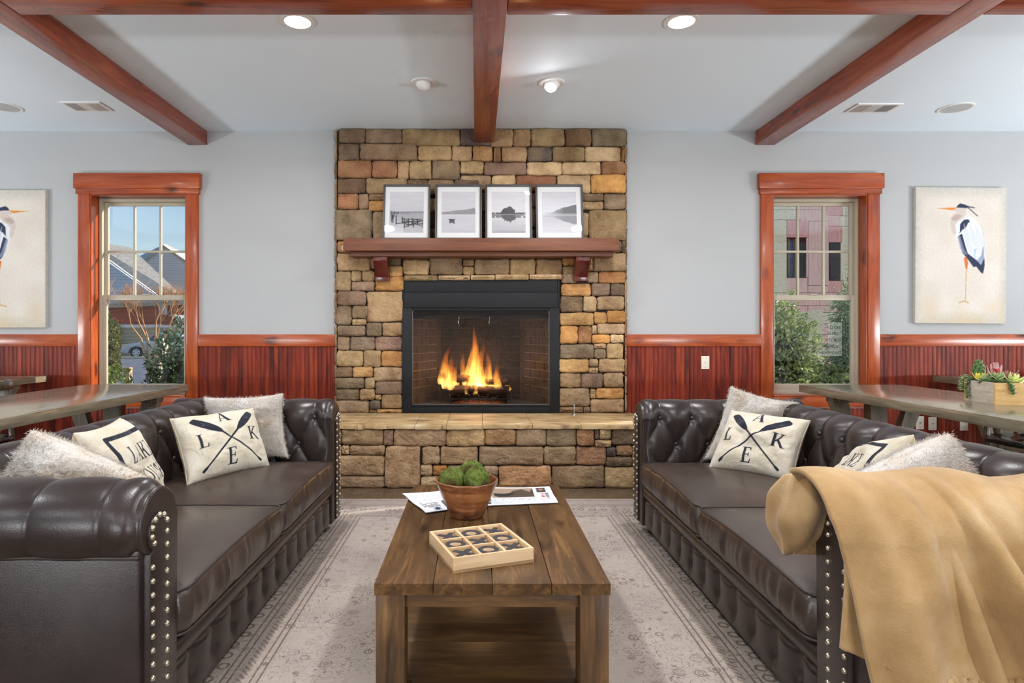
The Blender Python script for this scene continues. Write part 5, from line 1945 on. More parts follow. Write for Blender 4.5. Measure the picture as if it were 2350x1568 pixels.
# ------------------------------------------------------------------ dining tables
DT = (S(98, 88, 72), S(132, 120, 100), S(158, 146, 126))
M_DTY = wood('grey_oak_length', 1, DT, .16, knots=.0, scale=1.6, fine=.7)
M_DTZ = wood('grey_oak_upright', 2, DT, .4, knots=.0, scale=1.6, fine=.7)
DZ = .82


def dining_table(x0, x1, y0, y1, label):
    t = empty('trestle_table', ((x0 + x1) / 2, (y0 + y1) / 2, 0), label=label, cat='table', group='long trestle dining tables')
    w, l = (x1 - x0) / 2, (y1 - y0) / 2
    boxo('table_top', M_DTY, t, -w, w, -l, l, DZ - .052, DZ, bevel=.004)
    for sg in (-1, 1):
        yc = sg * (l - .28)
        boxo('head_bearer', M_DTZ, t, -w + .06, w - .06, yc - .045, yc + .045, DZ - .092, DZ - .052, bevel=.003)
        boxo('post', M_DTZ, t, -.055, .055, yc - .04, yc + .04, .06, DZ - .092, bevel=.003)
        for s2 in (-1, 1):
            poly = [(s2 * (w - .16), DZ - .092), (s2 * (w - .05), DZ - .092), (s2 * .055, .20), (s2 * .055, .06), (s2 * .058, .06)]
            poly = [(s2 * (w - .17), DZ - .092), (s2 * (w - .06), DZ - .092), (s2 * .056, .09), (s2 * .056, .22)]
            MB().prism(poly, 1, yc - .03, yc + .03).build('brace', M_DTZ, t, bevel=.002, auto=40)
        boxo('foot', M_DTZ, t, -w + .08, w - .08, yc - .045, yc + .045, 0, .06, bevel=.004)
    boxo('stretcher', M_DTY, t, -.03, .03, -l + .3, l - .3, .25, .34, bevel=.003)
    return t


dining_table(-2.82, -2.08, 2.0, 4.41, 'long grey oak trestle table behind the sofa without blanket')
dining_table(2.326, 3.066, 2.0, 4.40, 'long grey oak trestle table carrying the succulent planter')
dining_table(-4.48, -3.73, 3.0, 5.30, 'farther grey oak table by the heron canvas cut by the frame')
dining_table(3.965, 4.70, 3.0, 5.30, 'farther grey oak table below the whole heron canvas')

# ------------------------------------------------------------------ chairs
M_CH = wood('dark_walnut_chair', 2, (S(44, 34, 26), S(74, 60, 46), S(100, 84, 66)), .25, knots=0, coat=.3)
M_CHS = plain('black_lacquer_seat', S(24, 22, 22), .12, var=.05)


def chair(loc, rz, label):
    """back on local -X side, sitter faces +X"""
    c = empty('dining_chair', loc, rz, label=label, cat='chair', group='bentwood dining chairs')
    m = MB()
    pts = [(-.02, .21), (.1, .235), (.22, .21), (.25, .0), (.22, -.21), (.1, -.235), (-.02, -.21), (-.2, -.18), (-.22, 0), (-.2, .18)]
    n = 40
    ring = [(.0 + .235 * math.copysign(abs(math.cos(a)) ** .7, math.cos(a)), .225 * math.copysign(abs(math.sin(a)) ** .7, math.sin(a))) for a in np.linspace(0, 2 * PI, n, endpoint=False)]
    rings = [[(x * f, y * f, z) for x, y in ring] for f, z in ((.95, .455), (1.0, .462), (1.0, .485), (.96, .495), (.6, .485))]
    m.grid(np.array(rings), close_v=True)
    m.fan([4 * n + k for k in range(n)], (0, 0, .482))
    m.fan(list(range(n)), (0, 0, .455))
    m.build('seat', M_CHS, c, smooth=True)
    # curved top rail
    arc = np.linspace(R(-62), R(62), 25)
    P = np.zeros((25, 10, 3))
    for i, a in enumerate(arc):
        for k in range(10):
            q = 2 * PI * k / 10
            rr = .30 + .013 * math.cos(q)
            P[i, k] = (.06 - rr * math.cos(a), .9 * rr * math.sin(a), .845 + .030 * math.sin(q))
    m = MB()
    m.grid(P, close_v=True)
    m.fan(list(range(10)), P[0].mean(axis=0))
    m.fan([240 + k for k in range(10)], P[-1].mean(axis=0))
    m.build('top_rail', M_CH, c, smooth=True)
    for sg in (-1, 1):
        MB().tube([(-.19, sg * .19, 0), (-.17, sg * .18, .46), (-.12, sg * .215, .72), (-.09, sg * .235, .85)], [.016, .019, .016, .014], 8).build('back_post', M_CH, c, smooth=True)
        MB().tube([(.21, sg * .2, 0), (.17, sg * .17, .46)], [.014, .019], 8).build('leg', M_CH, c, smooth=True)
    for z in (.60, .70):
        MB().tube([(.05 - .27 * math.cos(a) , .78 * .29 * math.sin(a), z) for a in np.linspace(R(-60), R(60), 13)], .014, 8).build('back_slat', M_CH, c, smooth=True)
    for sg in (-1, 1):
        MB().tube([(-.18, sg * .185, .2), (.2, sg * .185, .2)], .010, 7).build('stretcher', M_CH, c, smooth=True)
    MB().tube([(.2, -.19, .26), (.2, .19, .26)], .010, 7).build('stretcher', M_CH, c, smooth=True)
    return c


chair((-3.34, 3.99, 0), R(180), 'dark wood chair at the farther table by the heron canvas cut by the frame')
chair((3.68, 4.02, 0), 0, 'dark wood chair seen below the table edge under the planter')
chair((-4.62, 4.75, 0), 0, 'dark wood chair post beyond the farther table at the frame edge')
chair((5.0, 4.9, 0), R(180), 'dark wood chair top beyond the farther table past the planter')

# ------------------------------------------------------------------ planter of succulents
M_PLA = wood('whitewashed_planter', 1, (S(150, 136, 120), S(184, 172, 158), S(208, 198, 186)), .7, knots=.0, scale=2.2, fine=.5)
M_PLB = wood('raw_planter_end', 0, (S(176, 136, 78), S(204, 166, 106), S(220, 188, 132)), .6, knots=.2, scale=2.2, fine=.3)
M_SOIL = plain('dark_planter_moss', S(58, 62, 34), .95, var=.3, scale=40, bump=.8, bscale=120)
PA = R(-8)
PO = Vector((2.694, 3.167, DZ))
pl = empty('planter_box', PO, PA, label='small whitewashed wooden planter box on the dining table', cat='planter')
PWx, PLy, PHz = .155, .25, .115
boxo('side_board', M_PLA, pl, 0, .012, 0.013, PLy - .013, 0, PHz, .001)
boxo('side_board', M_PLA, pl, PWx - .012, PWx, 0.013, PLy - .013, 0, PHz, .001)
boxo('end_board', M_PLB, pl, 0, PWx, 0, .0125, 0, PHz, .001)
boxo('end_board', M_PLB, pl, 0, PWx, PLy - .0125, PLy, 0, PHz, .001)
boxo('moss_fill', M_SOIL, pl, .012, PWx - .012, .0125, PLy - .0125, .002, PHz - .012)


def leaf_mat(name, c0, c1, rough=.45):
    b = NB(name)
    P = b.obj()
    z = b.noise(P, 40, 3)
    return b.principled(b.ramp(z, [(.35, S(*c0)), (.65, S(*c1))]), rough, spec=.4)


def leaf_mesh(L, w, th, curl=.3, tip=1.0, n=7):
    """fleshy pointed leaf along +X, curling up"""
    m = MB()
    rings = []
    for i in range(n):
        t = i / (n - 1)
        ww = w * math.sin(min(1, (t * .92 + .08) ** .7) * PI * .999) ** .8 * (1 if tip else 1) + .0006
        if t > .85: ww *= (1 - t) / .15 * .8 + .2
        x, z = L * t, curl * L * t * t
        rings.append([(x, ww * math.cos(a), z + th * (.35 + .65 * (1 - t)) * math.sin(a) * (.6 if math.sin(a) > 0 else 1)) for a in np.linspace(0, 2 * PI, 7, endpoint=False)])
    m.grid(np.array(rings), close_v=True)
    m.fan(list(range(7)), (0, 0, 0))
    m.fan([(n - 1) * 7 + k for k in range(7)], (L * 1.02, 0, curl * L))
    return m.mesh('leaf', smooth=True)


def plant_at(lx, ly, lz):
    c_, s_ = math.cos(PA), math.sin(PA)
    return Vector((PO.x + lx * c_ - ly * s_, PO.y + lx * s_ + ly * c_, PO.z + lz))


def rosette(name, lx, ly, lz, rad, n, mat, label, mesh=None, el0=12, el1=75, w=.3, tilt=(0, 0), scale1=.35, cat='succulent'):
    r = empty(name, plant_at(lx, ly, lz), label=label, cat=cat, group='succulents in the planter')
    r.rotation_euler = (tilt[0], tilt[1], 0)
    me = mesh or leaf_mesh(rad, rad * w, rad * .09)
    if not me.materials: me.materials.append(mat)
    for i in range(n):
        t = i / max(1, n - 1)
        o = bpy.data.objects.new('leaf', me)
        COL.objects.link(o)
        o.parent = r
        el = R(el0 + (el1 - el0) * t)
        sc = 1 - (1 - scale1) * t
        o.rotation_euler = (0, -el, i * 2.39996)
        o.scale = (sc, sc, sc)
        o.location = (0, 0, rad * .25 * t)
    return r


MG1 = leaf_mat('sage_succulent', (104, 132, 84), (166, 184, 128))
MG2 = leaf_mat('deep_green_succulent', (58, 84, 46), (104, 134, 74))
MY = leaf_mat('yellow_petal', (226, 196, 40), (244, 226, 96))
MRD = leaf_mat('red_succulent', (150, 36, 28), (206, 74, 56))
MPK = leaf_mat('pink_grey_bract', (150, 96, 96), (206, 170, 168))
MLM = leaf_mat('lime_succulent', (184, 200, 84), (228, 236, 160))
MPU = leaf_mat('purple_blade', (96, 50, 66), (164, 110, 112))
HB = PHz - .006
# upright cone of overlapping green scales
con = empty('cone_succulent', plant_at(.055, .215, HB), label='upright green cone-shaped succulent at the planter end', cat='succulent', group='succulents in the planter')
me = leaf_mesh(.028, .013, .006, .2)
me.materials.append(MG2)
for i in range(34):
    t = i / 33
    o = bpy.data.objects.new('leaf', me)
    COL.objects.link(o)
    o.parent = con
    rr = .022 * math.sin(PI * (.25 + .7 * t))
    a = i * 2.39996
    o.location = (rr * math.cos(a), rr * math.sin(a), .01 + .085 * t)
    o.rotation_euler = (0, R(-62), a)
MB().lathe([(.012, 0), (.02, .03), (.02, .06), (.006, .10)], 10).build('stem', MG2, con, smooth=True)
rosette('yellow_flower', .03, .175, HB + .01, .048, 14, MY, 'yellow flower among the succulents', el0=30, el1=80, w=.26, cat='flower')
rosette('rosette_succulent', .035, .115, HB, .06, 20, MG1, 'pale sage green rosette at the middle of the planter', el0=18, el1=82, w=.34, tilt=(0, R(-18)))
rosette('spiky_succulent', .07, .11, HB + .02, .075, 26, MPK, 'tall pink-grey spiky bract rising above the planter', el0=45, el1=88, w=.13, scale1=.9)
br = empty('red_berry_spike', plant_at(.06, .085, HB), label='short red berry spike in front of the spiky bract', cat='succulent', group='succulents in the planter')
me = leaf_mesh(.014, .007, .006, .2)
me.materials.append(MRD)
for i in range(36):
    o = bpy.data.objects.new('leaf', me)
    COL.objects.link(o)
    o.parent = br
    a = i * 2.39996
    t = i / 35
    o.location = (.006 * math.cos(a), .006 * math.sin(a), .01 + .06 * t)
    o.rotation_euler = (0, R(-35), a)
MB().tube([(0, 0, 0), (0, 0, .068)], .006, 6).build('stem', MRD, br)
rosette('lime_rosette', .105, .035, HB + .005, .07, 16, MLM, 'lime and white rosette at the raw wood end', el0=15, el1=75, w=.3, tilt=(R(14), R(10)))
rosette('broad_leaf_succulent', .045, .055, HB + .02, .06, 9, MG1, 'broad pale green leaves beside the lime rosette', el0=25, el1=60, w=.36)
rosette('striped_succulent', .09, .045, HB + .012, .075, 10, MPU, 'narrow purple striped blades crossing the lime rosette', el0=30, el1=80, w=.11)


def trailing(name, lx, ly, path, label):
    r = empty(name, plant_at(lx, ly, 0), PA, label=label, cat='succulent', group='succulents in the planter')
    me = leaf_mesh(.016, .0065, .005, .1)
    me.materials.append(MG2 if 'upper' not in label else MG1)
    pts = [Vector(p) for p in path]
    MB().tube(pts, .002, 5).build('stem', MG2, r)
    n = 34
    for i in range(n):
        t = i / (n - 1) * (len(pts) - 1)
        k = min(int(t), len(pts) - 2)
        p = pts[k].lerp(pts[k + 1], t - k)
        o = bpy.data.objects.new('leaf', me)
        COL.objects.link(o)
        o.parent = r
        o.location = p
        o.rotation_euler = (random.uniform(-.4, .4), random.uniform(-.6, .4), i * 2.4)
trailing('trailing_succulent', 0, .20, [(.03, 0, HB), (.012, 0, HB + .02), (-.012, 0, HB), (-.016, -.002, .07), (-.014, -.004, .02)], 'longer green trailing stem hanging down the whitewashed side')
trailing('trailing_succulent', 0, .235, [(.03, 0, HB), (.01, 0.01, HB + .03), (-.014, .012, HB + .015), (-.02, .012, .085), (-.018, .012, .055)], 'shorter upper trailing stem at the far planter corner')
trailing('trailing_succulent', .06, 0, [(0, .03, HB), (0, .005, HB + .02), (.004, -.014, HB), (.01, -.016, .085), (.016, -.015, .06)], 'short green trailing stem over the raw wood end')
trailing('trailing_succulent', .05, .09, [(-.05, .03, HB), (-.04, .0, HB + .012), (-.02, -.04, HB + .014), (.0, -.07, HB + .01)], 'low green sprigs along the planter rim')

# ------------------------------------------------------------------ heron canvases
M_HERON = vcol('painted_canvas', rough=.8, bump=.2, bscale=500)
NAVY = (44, 52, 78)
def heron(P, mirror=False):
    n = vnoise(P.X, P.Y, 6, 8, 71)
    n2 = vnoise(P.X, P.Y, 90, 120, 72)
    base = np.stack([222 - 8 * n, 213 - 10 * n, 204 - 14 * n], -1)
    P.C = base - (n2[..., None] - .5) * 6
    ed = np.minimum(np.minimum(P.X, 1 - P.X), np.minimum(P.Y, 1 - P.Y))
    m = np.clip((.09 - ed) / .09, 0, 1) * (.5 + .8 * vnoise(P.X, P.Y, 40, 50, 73))
    P.put(np.ones_like(P.X), (186, 184, 176), m * .75)
    P.put((P.Y < .22), (214, 190, 150), np.clip((.22 - P.Y) / .22, 0, 1) * n * .7)
    def T(pts): return [((x - 60) / 940, 1 - (y - 45) / 1435) for x, y in pts]
    # body
    P.poly(T([(500, 380), (560, 350), (640, 350), (700, 400), (745, 500), (770, 600), (775, 760), (770, 950), (735, 940), (660, 860), (590, 790), (540, 720), (490, 600), (455, 540), (430, 500), (415, 440), (460, 390)])   , (222, 224, 226))
    P.poly(T([(500, 560), (540, 530), (570, 640), (600, 740), (690, 810), (740, 860), (772, 780), (778, 860), (762, 955), (735, 940), (690, 880), (660, 885), (600, 800), (545, 735)]), NAVY)
    P.poly(T([(690, 820), (740, 760), (752, 680), (768, 660), (772, 800), (745, 855)]), (120, 134, 164), .7)
    P.poly(T([(515, 530), (520, 430), (560, 385), (605, 380), (622, 405), (600, 420), (580, 470), (545, 490)]), NAVY)
    P.poly(T([(490, 560), (520, 560), (560, 690), (600, 760), (560, 745), (520, 690)]), (150, 160, 184), .7)
    for k in range(14):
        x = 560 + k * 15
        P.stroke(T([(x, 430 + (k % 4) * 30), (x + 25, 640 + (k % 5) * 30)]), .004, (196, 200, 208), .8)
    P.poly(T([(660, 700), (690, 680), (680, 800), (668, 790)]), (170, 190, 222), .8)
    # neck and head
    P.poly(T([(480, 250), (560, 240), (582, 280), (575, 330), (545, 380), (500, 400), (470, 440), (480, 520), (465, 560), (430, 500), (415, 430), (420, 370), (450, 330), (500, 300), (470, 300), (445, 285)]), (206, 190, 182))
    P.poly(T([(425, 370), (480, 330), (540, 340), (500, 385), (450, 400)]), (176, 156, 148), .8)
    P.poly(T([(480, 250), (500, 225), (520, 212), (580, 228), (620, 250), (590, 262), (530, 258), (490, 258)]), NAVY)
    P.stroke(T([(590, 248), (640, 290), (700, 345)]), .004, (60, 64, 80))
    P.stroke(T([(600, 245), (668, 258)]), .004, (60, 64, 80))
    P.poly(T([(275, 266), (400, 258), (485, 262), (440, 285), (360, 275)]), (214, 130, 56))
    P.poly(T([(275, 264), (400, 254), (480, 250), (480, 262)]), (226, 186, 140))
    # legs
    P.poly(T([(560, 785), (590, 780), (606, 840), (595, 910), (582, 910), (572, 860)]), (206, 110, 52))
    P.stroke(T([(588, 905), (578, 1245)]), .0045, (196, 160, 120))
    P.stroke(T([(512, 1262), (560, 1246), (612, 1262)]), .005, (196, 164, 116))
def heron_flip(P):
    P.X = 1.06 - P.X
    heron(P)
def canvas(x0, x1, z0, z1, label, tilt=0.0, fn=heron):
    w, h = x1 - x0, z1 - z0
    c = empty('heron_canvas', ((x0 + x1) / 2, YW - .038, z0), label=label, cat='painting', group='heron canvases')
    c.rotation_euler = (0, tilt, 0)
    boxo('canvas_wrap', plain('canvas_edge', S(200, 198, 190), .9, var=.1, scale=30), c, -w / 2, w / 2, .001, .037, 0, h, .003)
    o = print_sheet('painted_face', w - .004, h - .004, 150, 220, fn, M_HERON, c)
    o.location = (0, 0.0, .002)
    return c
canvas(-4.63, -3.808, 1.238, 2.455, 'heron painting on canvas cut off by the frame edge', 0.0, heron_flip)
canvas(3.877, 4.682, 1.275, 2.478, 'whole heron painting on canvas above the farther table', R(.4))

# ------------------------------------------------------------------ cover plates
def plate(x, z, kind, label):
    p = empty('wall_plate', (x, YW - .0125, z), label=label, cat='cover plate')
    boxo('cover', M_PLATE, p, -.036, .036, -.006, .0, -.058, .058, .003)
    if kind == 'duplex':
        for dz in (-.026, .026):
            o = boxo('receptacle', M_PLATE, p, -.016, .016, -.0075, -.005, dz - .014, dz + .014, .003)
            for dx_ in (-.006, .006): boxo('slot', M_DARKSLOT, o, dx_ - .0012, dx_ + .0012, -.0082, -.0074, dz - .002, dz + .007)
    elif kind == 'toggle':
        boxo('toggle', M_PLATE, p, -.005, .005, -.018, -.005, -.004, .012, .002)
    else:
        MB().tube([(0, -.005, 0), (0, -.012, 0)], .004, 8).build('jack', M_DARKSLOT, p)
    for dz in (-.042, .042):
        MB().tube([(0, -.0055, dz), (0, -.0075, dz)], .003, 8).build('screw', M_CHROME, p)
for (px_, py_, kd, lab) in ((1617, 832, 'toggle', 'cream toggle plate between fireplace and window'), (2108, 970, 'jack', 'cream cable jack plate nearest the window, below the table'), (2137, 972, 'jack', 'cream cable jack plate between another jack and an outlet'), (2209, 973, 'duplex', 'cream duplex outlet plate nearest the dining chair')):
    q = at(px_, py_, YW)
    plate(q.x, q.z, kd, lab)

# ------------------------------------------------------------------ ceiling fixtures
b = NB('lit_lens')
b.principled(S(255, 255, 255), .4, emit=(1, .985, .97, 1), emit_s=7.0)
M_LENS = b.m
LP = .0
def ring_m(r0, r1, z0, z1, n=36):
    Pm = np.array([[(r * math.cos(2 * PI * k / n), r * math.sin(2 * PI * k / n), z) for k in range(n)] for r, z in ((r0, z0), (r0, z1), (r1, z1), (r1, z0))])
    return MB().grid(Pm, close_u=True, close_v=True)
def disk_light(name, loc, size, power, rot=(0, 0, 0)):
    d = bpy.data.lights.new(name, 'AREA')
    d.shape = 'DISK'
    d.size = size
    d.energy = power
    d.color = (.98, .985, 1.0)
    o = bpy.data.objects.new(name, d)
    o.location = loc
    o.rotation_euler = rot
    COL.objects.link(o)
def downlight(x, y, label, power=DOWN_W):
    r = empty('recessed_downlight', (x, y, ZC), label=label, cat='downlight', group='recessed ceiling downlights')
    ring_m(.074, .097, -.006, .001).build('trim_ring', M_WHITE, r, auto=40)
    MB().lathe([(.075, -.004), (.075, -.001)], 32).build('lens', M_LENS, r)
    disk_light('downlight_lamp', (x, y, ZC - .012), .14, power)
downlight(-1.027, 3.507, 'round lit downlight over the sofa without blanket')
downlight(1.18, 3.507, 'round lit downlight over the sofa with blanket')
BACK = ['over the near end of the sofa without blanket', 'over the near end of the sofa with blanket', 'over the trestle table behind the plain sofa', 'over the trestle table behind the blanket sofa', 'in the corner beyond the plain sofa', 'behind the seating on the plain sofa side', 'behind the seating on the blanket sofa side', 'in the corner beyond the blanket sofa']  # out-of-view downlights added as extra light sources for the room
for i, (x, y) in enumerate(((-1.03, 1.4), (1.18, 1.4), (-3.7, 1.4), (3.8, 1.4), (-3.7, -1.8), (-1.2, -1.8), (1.2, -1.8), (3.8, -1.8))):
    downlight(x, y, 'added unseen downlight ' + BACK[i])
def eyeball(x, y, lit, label):
    r = empty('eyeball_downlight', (x, y, ZC), label=label, cat='downlight')
    ring_m(.062, .092, -.008, .001).build('trim_ring', M_WHITE, r, auto=40)
    g_ = MB().lathe([(.001, -.052), (.02, -.05), (.04, -.04), (.055, -.022), (.062, .0)], 28).build('gimbal_ball', M_WHITE, r, smooth=True)
    g_.rotation_euler = (R(-14), R(10 if not lit else 14), 0)
    if lit:
        o = MB().lathe([(.001, -.062), (.03, -.058), (.042, -.046)], 24).build('lamp_face', M_LENS, r, smooth=True)
        o.rotation_euler = (R(-14), R(14), 0)
        disk_light('eyeball_lamp', (x, y + .02, ZC - .075), .07, DOWN_W * .4, (R(-20), R(8), 0))
eyeball(-.378, 4.371, False, 'unlit white eyeball light in the ceiling before the chimney')
eyeball(.54, 4.371, True, 'lit eyeball light in the ceiling before the chimney')
M_GRILLE = plain('speaker_grille', S(186, 187, 188), .7, var=.04, bump=.3, bscale=900)
def speaker(px_, py_, label):
    Y = 1400 * (ZC - CAM_H) / (762 - py_)
    x = (px_ - 1093) * Y / 1400
    r = empty('ceiling_speaker', (x, Y, ZC), label=label, cat='speaker', group='ceiling speakers')
    ring_m(.105, .122, -.006, .001).build('trim_ring', M_WHITE, r, auto=40)
    MB().lathe([(.106, -.004), (.106, -.001)], 32).build('grille', M_GRILLE, r)
speaker(2193, 248, 'round ceiling speaker above the whole heron canvas')
speaker(10, 245, 'round ceiling speaker cut by the frame edge')
def vent(px0, px1, py0, py1, label):
    Yn = 1400 * (ZC - CAM_H) / (762 - py0)
    Yf = 1400 * (ZC - CAM_H) / (762 - py1)
    x0 = (px0 - 1093) * (Yn + Yf) / 2 / 1400
    x1 = (px1 - 1093) * (Yn + Yf) / 2 / 1400
    w, l = (x1 - x0) / 2, (Yf - Yn) / 2
    r = empty('ceiling_vent', ((x0 + x1) / 2, (Yn + Yf) / 2, ZC), label=label, cat='vent', group='ceiling air vents')
    m = MB()
    for q in ((-w, -w + .02, -l, l), (w - .02, w, -l, l), (-w + .02, w - .02, -l, -l + .02), (-w + .02, w - .02, l - .02, l)): m.box(*q, -.008, .0)
    m.build('frame', M_WHITE, r)
    boxo('backing', M_DARKSLOT, r, -w + .02, w - .02, -l + .02, l - .02, -.0012, -.0004)
    for k in range(26):
        x = -w + .028 + (2 * w - .056) * k / 25
        o = boxo('louvre', M_WHITE, r, -.0012, .0012, -l + .022, l - .022, -.006, .006)
        o.location = (x, 0, -.0065)
        o.rotation_euler = (0, R(-50 if k < 9 else (0 if k < 17 else 50)), 0)
        if 9 <= k < 17: o.rotation_euler = (0, R(75), 0); o.scale.z = 1.0
vent(155, 245, 233, 254, 'white ceiling vent beside the ceiling speaker cut by the frame edge')
vent(1953, 2055, 237, 257, 'white ceiling vent between the beam and round speaker')
# ------------------------------------------------------------------ outdoors
GZ = -.3
def ground_mat():
    b = NB('yard_ground')
    P = b.pos()
    n = b.noise(P, .9, 5, .6)
    c = b.ramp(n, [(.35, S(150, 132, 104)), (.55, S(178, 164, 128)), (.7, S(200, 184, 150))])
    return b.principled(c, .95, b.bump(b.noise(P, 8, 4), .4, .05))
g = setp(boxo('ground', ground_mat(), None, -60, 60, YW + WT + .3, 90, GZ - .2, GZ), 'dry winter lawn outside the windows', kind='structure')
b = NB('blue_grey_asphalt')
P = b.pos()
n = b.noise(P, 6, 5, .7)
b.principled(b.ramp(n, [(.3, S(72, 78, 92)), (.7, S(116, 122, 138))]), .85, b.bump(b.noise(P, 60, 3), .3, .01))
setp(boxo('road', b.m, None, -45, -2.0, 13.0, 33.4, GZ - .1, GZ + .02), 'blue grey asphalt road in front of the parked car', kind='structure')
setp(boxo('kerb', plain('pale_concrete', S(196, 186, 164), .9), None, -45, -2, 33.4, 34.0, GZ - .1, GZ + .12), 'pale concrete kerb along the road', kind='structure')


def leaves(name, parent, mat, cen, rad, n, size, seed, shell=.45, droop=0.0, narrow=.42):
    rs = np.random.RandomState(seed)
    m = MB()
    for i in range(n):
        d = rs.normal(size=3)
        d /= np.linalg.norm(d)
        r = shell + (1 - shell) * rs.rand() ** .5
        bump_ = 1 + .16 * math.sin(d[0] * 7 + seed) * math.cos(d[2] * 6)
        p = Vector([cen[k] + d[k] * rad[k] * r * bump_ for k in range(3)])
        if p.z < GZ: continue
        ax = Vector(d * .7 + rs.normal(size=3) * .7 + np.array([0, 0, -droop])).normalized()
        sd = ax.cross(Vector(rs.normal(size=3))).normalized()
        nn = ax.cross(sd)
        L = size * rs.uniform(.7, 1.3)
        w = L * narrow
        b0 = len(m.v)
        for q in (p, p + ax * L * .5 + sd * w * .5 + nn * w * .15, p + ax * L, p + ax * L * .5 - sd * w * .5 + nn * w * .15): m.v.append(tuple(q))
        m.f += [(b0, b0 + 1, b0 + 2), (b0, b0 + 2, b0 + 3)]
    return m.build(name, mat, parent, recalc=False)


def leafy(name, c0, c1, c2, rough=.4):
    b = NB(name)
    P = b.pos()
    n = b.noise(P, 30, 2)
    c = b.ramp(n, [(.35, S(*c0)), (.5, S(*c1)), (.66, S(*c2))])
    p = b.n('ShaderNodeBsdfPrincipled')
    b.l(c, p.inputs['Base Color'])
    p.inputs['Roughness'].default_value = rough
    t = b.n('ShaderNodeBsdfTranslucent')
    b.l(c, t.inputs[0])
    mx = b.n('ShaderNodeMixShader')
    mx.inputs[0].default_value = .3
    b.l(p.outputs[0], mx.inputs[1])
    b.l(t.outputs[0], mx.inputs[2])
    b.l(mx.outputs[0], b.out.inputs['Surface'])
    return b.m


M_LEAFD = leafy('dark_holly_leaf', (30, 48, 28), (62, 90, 52), (110, 140, 92), .28)
M_LEAFB = leafy('bright_privet_leaf', (84, 112, 40), (138, 164, 66), (196, 208, 120))
M_LEAFT = leafy('clipped_yew', (74, 80, 44), (112, 116, 66), (150, 148, 92))
M_LEAFM = leafy('mid_green_leaf', (104, 124, 76), (150, 170, 106), (204, 216, 150), .35)
M_LEAFC = leafy('grey_conifer', (86, 110, 84), (124, 148, 114), (170, 188, 150), .5)
M_TWIG = plain('dark_twig', S(84, 70, 58), .9)


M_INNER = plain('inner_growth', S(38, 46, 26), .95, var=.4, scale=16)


def shrub(name, cen, rad, n, size, mat, label, seed, core=.62, **kw):
    r = empty(name, (cen[0], cen[1], GZ), label=label, cat='shrub')
    loc = Vector((cen[0], cen[1], GZ))
    leaves('foliage', r, mat, Vector(cen) - loc + Vector((0, 0, GZ)) * 0, rad, n, size, seed, **kw)
    rs = random.Random(seed)
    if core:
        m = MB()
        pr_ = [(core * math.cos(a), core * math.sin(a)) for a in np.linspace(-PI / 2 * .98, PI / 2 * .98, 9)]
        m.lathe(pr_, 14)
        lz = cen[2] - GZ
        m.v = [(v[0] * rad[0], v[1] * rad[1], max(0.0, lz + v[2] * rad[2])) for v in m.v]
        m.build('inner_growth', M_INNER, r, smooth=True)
    for k in range(4):
        a = k * 1.6 + seed
        MB().tube([(.05 * math.cos(a), .05 * math.sin(a), 0), (rad[0] * .4 * math.cos(a), rad[1] * .4 * math.sin(a), (cen[2] - GZ) * .9), (rad[0] * .6 * math.cos(a), rad[1] * .6 * math.sin(a), cen[2] - GZ + rad[2] * .6)], [.02, .013, .005], 6).build('stem', M_TWIG, r)
    return r


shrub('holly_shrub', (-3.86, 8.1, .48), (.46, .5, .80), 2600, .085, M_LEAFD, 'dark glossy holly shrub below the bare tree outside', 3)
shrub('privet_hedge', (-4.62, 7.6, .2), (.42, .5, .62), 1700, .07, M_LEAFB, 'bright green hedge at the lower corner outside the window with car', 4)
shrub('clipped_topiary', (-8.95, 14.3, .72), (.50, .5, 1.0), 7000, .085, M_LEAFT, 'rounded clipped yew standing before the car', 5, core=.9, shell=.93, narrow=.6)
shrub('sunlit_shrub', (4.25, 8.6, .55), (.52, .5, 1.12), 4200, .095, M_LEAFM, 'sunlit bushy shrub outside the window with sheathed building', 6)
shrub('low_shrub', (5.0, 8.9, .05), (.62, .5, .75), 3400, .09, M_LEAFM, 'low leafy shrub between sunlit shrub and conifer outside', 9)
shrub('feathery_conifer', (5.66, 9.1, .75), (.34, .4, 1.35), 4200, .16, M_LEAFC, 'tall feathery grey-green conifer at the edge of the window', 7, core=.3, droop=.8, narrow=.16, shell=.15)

# bare crape myrtle
M_BARKP = plain('pale_smooth_bark', S(196, 176, 150), .8, var=.2, scale=14)
M_TWIGO = plain('russet_twig', S(186, 138, 92), .85, var=.2)
tree = empty('bare_crape_myrtle', (-8.45, 16, GZ), label='bare pale-trunked tree fanning out above the parked car', cat='tree')
rt = random.Random(11)
tw = MB()
def grow(p, d, L, r, depth):
    q = p + d * L
    tw.tube([p, p + d * L * .5 + Vector((rt.uniform(-.03, .03), rt.uniform(-.03, .03), 0)) * L, q], [r, r * .85, r * .7], 5, caps=False)
    if depth == 0: return
    for k in range(3 if depth > 1 else 4):
        nd = (d + Vector((rt.uniform(-.55, .55), rt.uniform(-.5, .5), rt.uniform(.0, .45)))).normalized()
        grow(q, nd, L * rt.uniform(.62, .9), r * .6, depth - 1)
for a, sp in ((-.62, .0), (-.42, .2), (-.2, -.3), (.0, .2), (.2, -.2), (.36, .25), (.52, -.1), (.66, .1)):
    base = Vector((a * .12, sp * .1, 0))
    d = Vector((a * .22, sp * .2, 1)).normalized()
    MB().tube([base, base + d * .7, base + d * 1.35 + Vector((a * .16, 0, 0))], [.055, .045, .035], 8).build('trunk', M_BARKP, tree, smooth=True)
    grow(base + d * 1.35 + Vector((a * .16, 0, 0)), (d + Vector((a * 1.1, 0, .1))).normalized(), .42, .024, 4)
tw.build('bare_branches', M_TWIGO, tree, recalc=False)
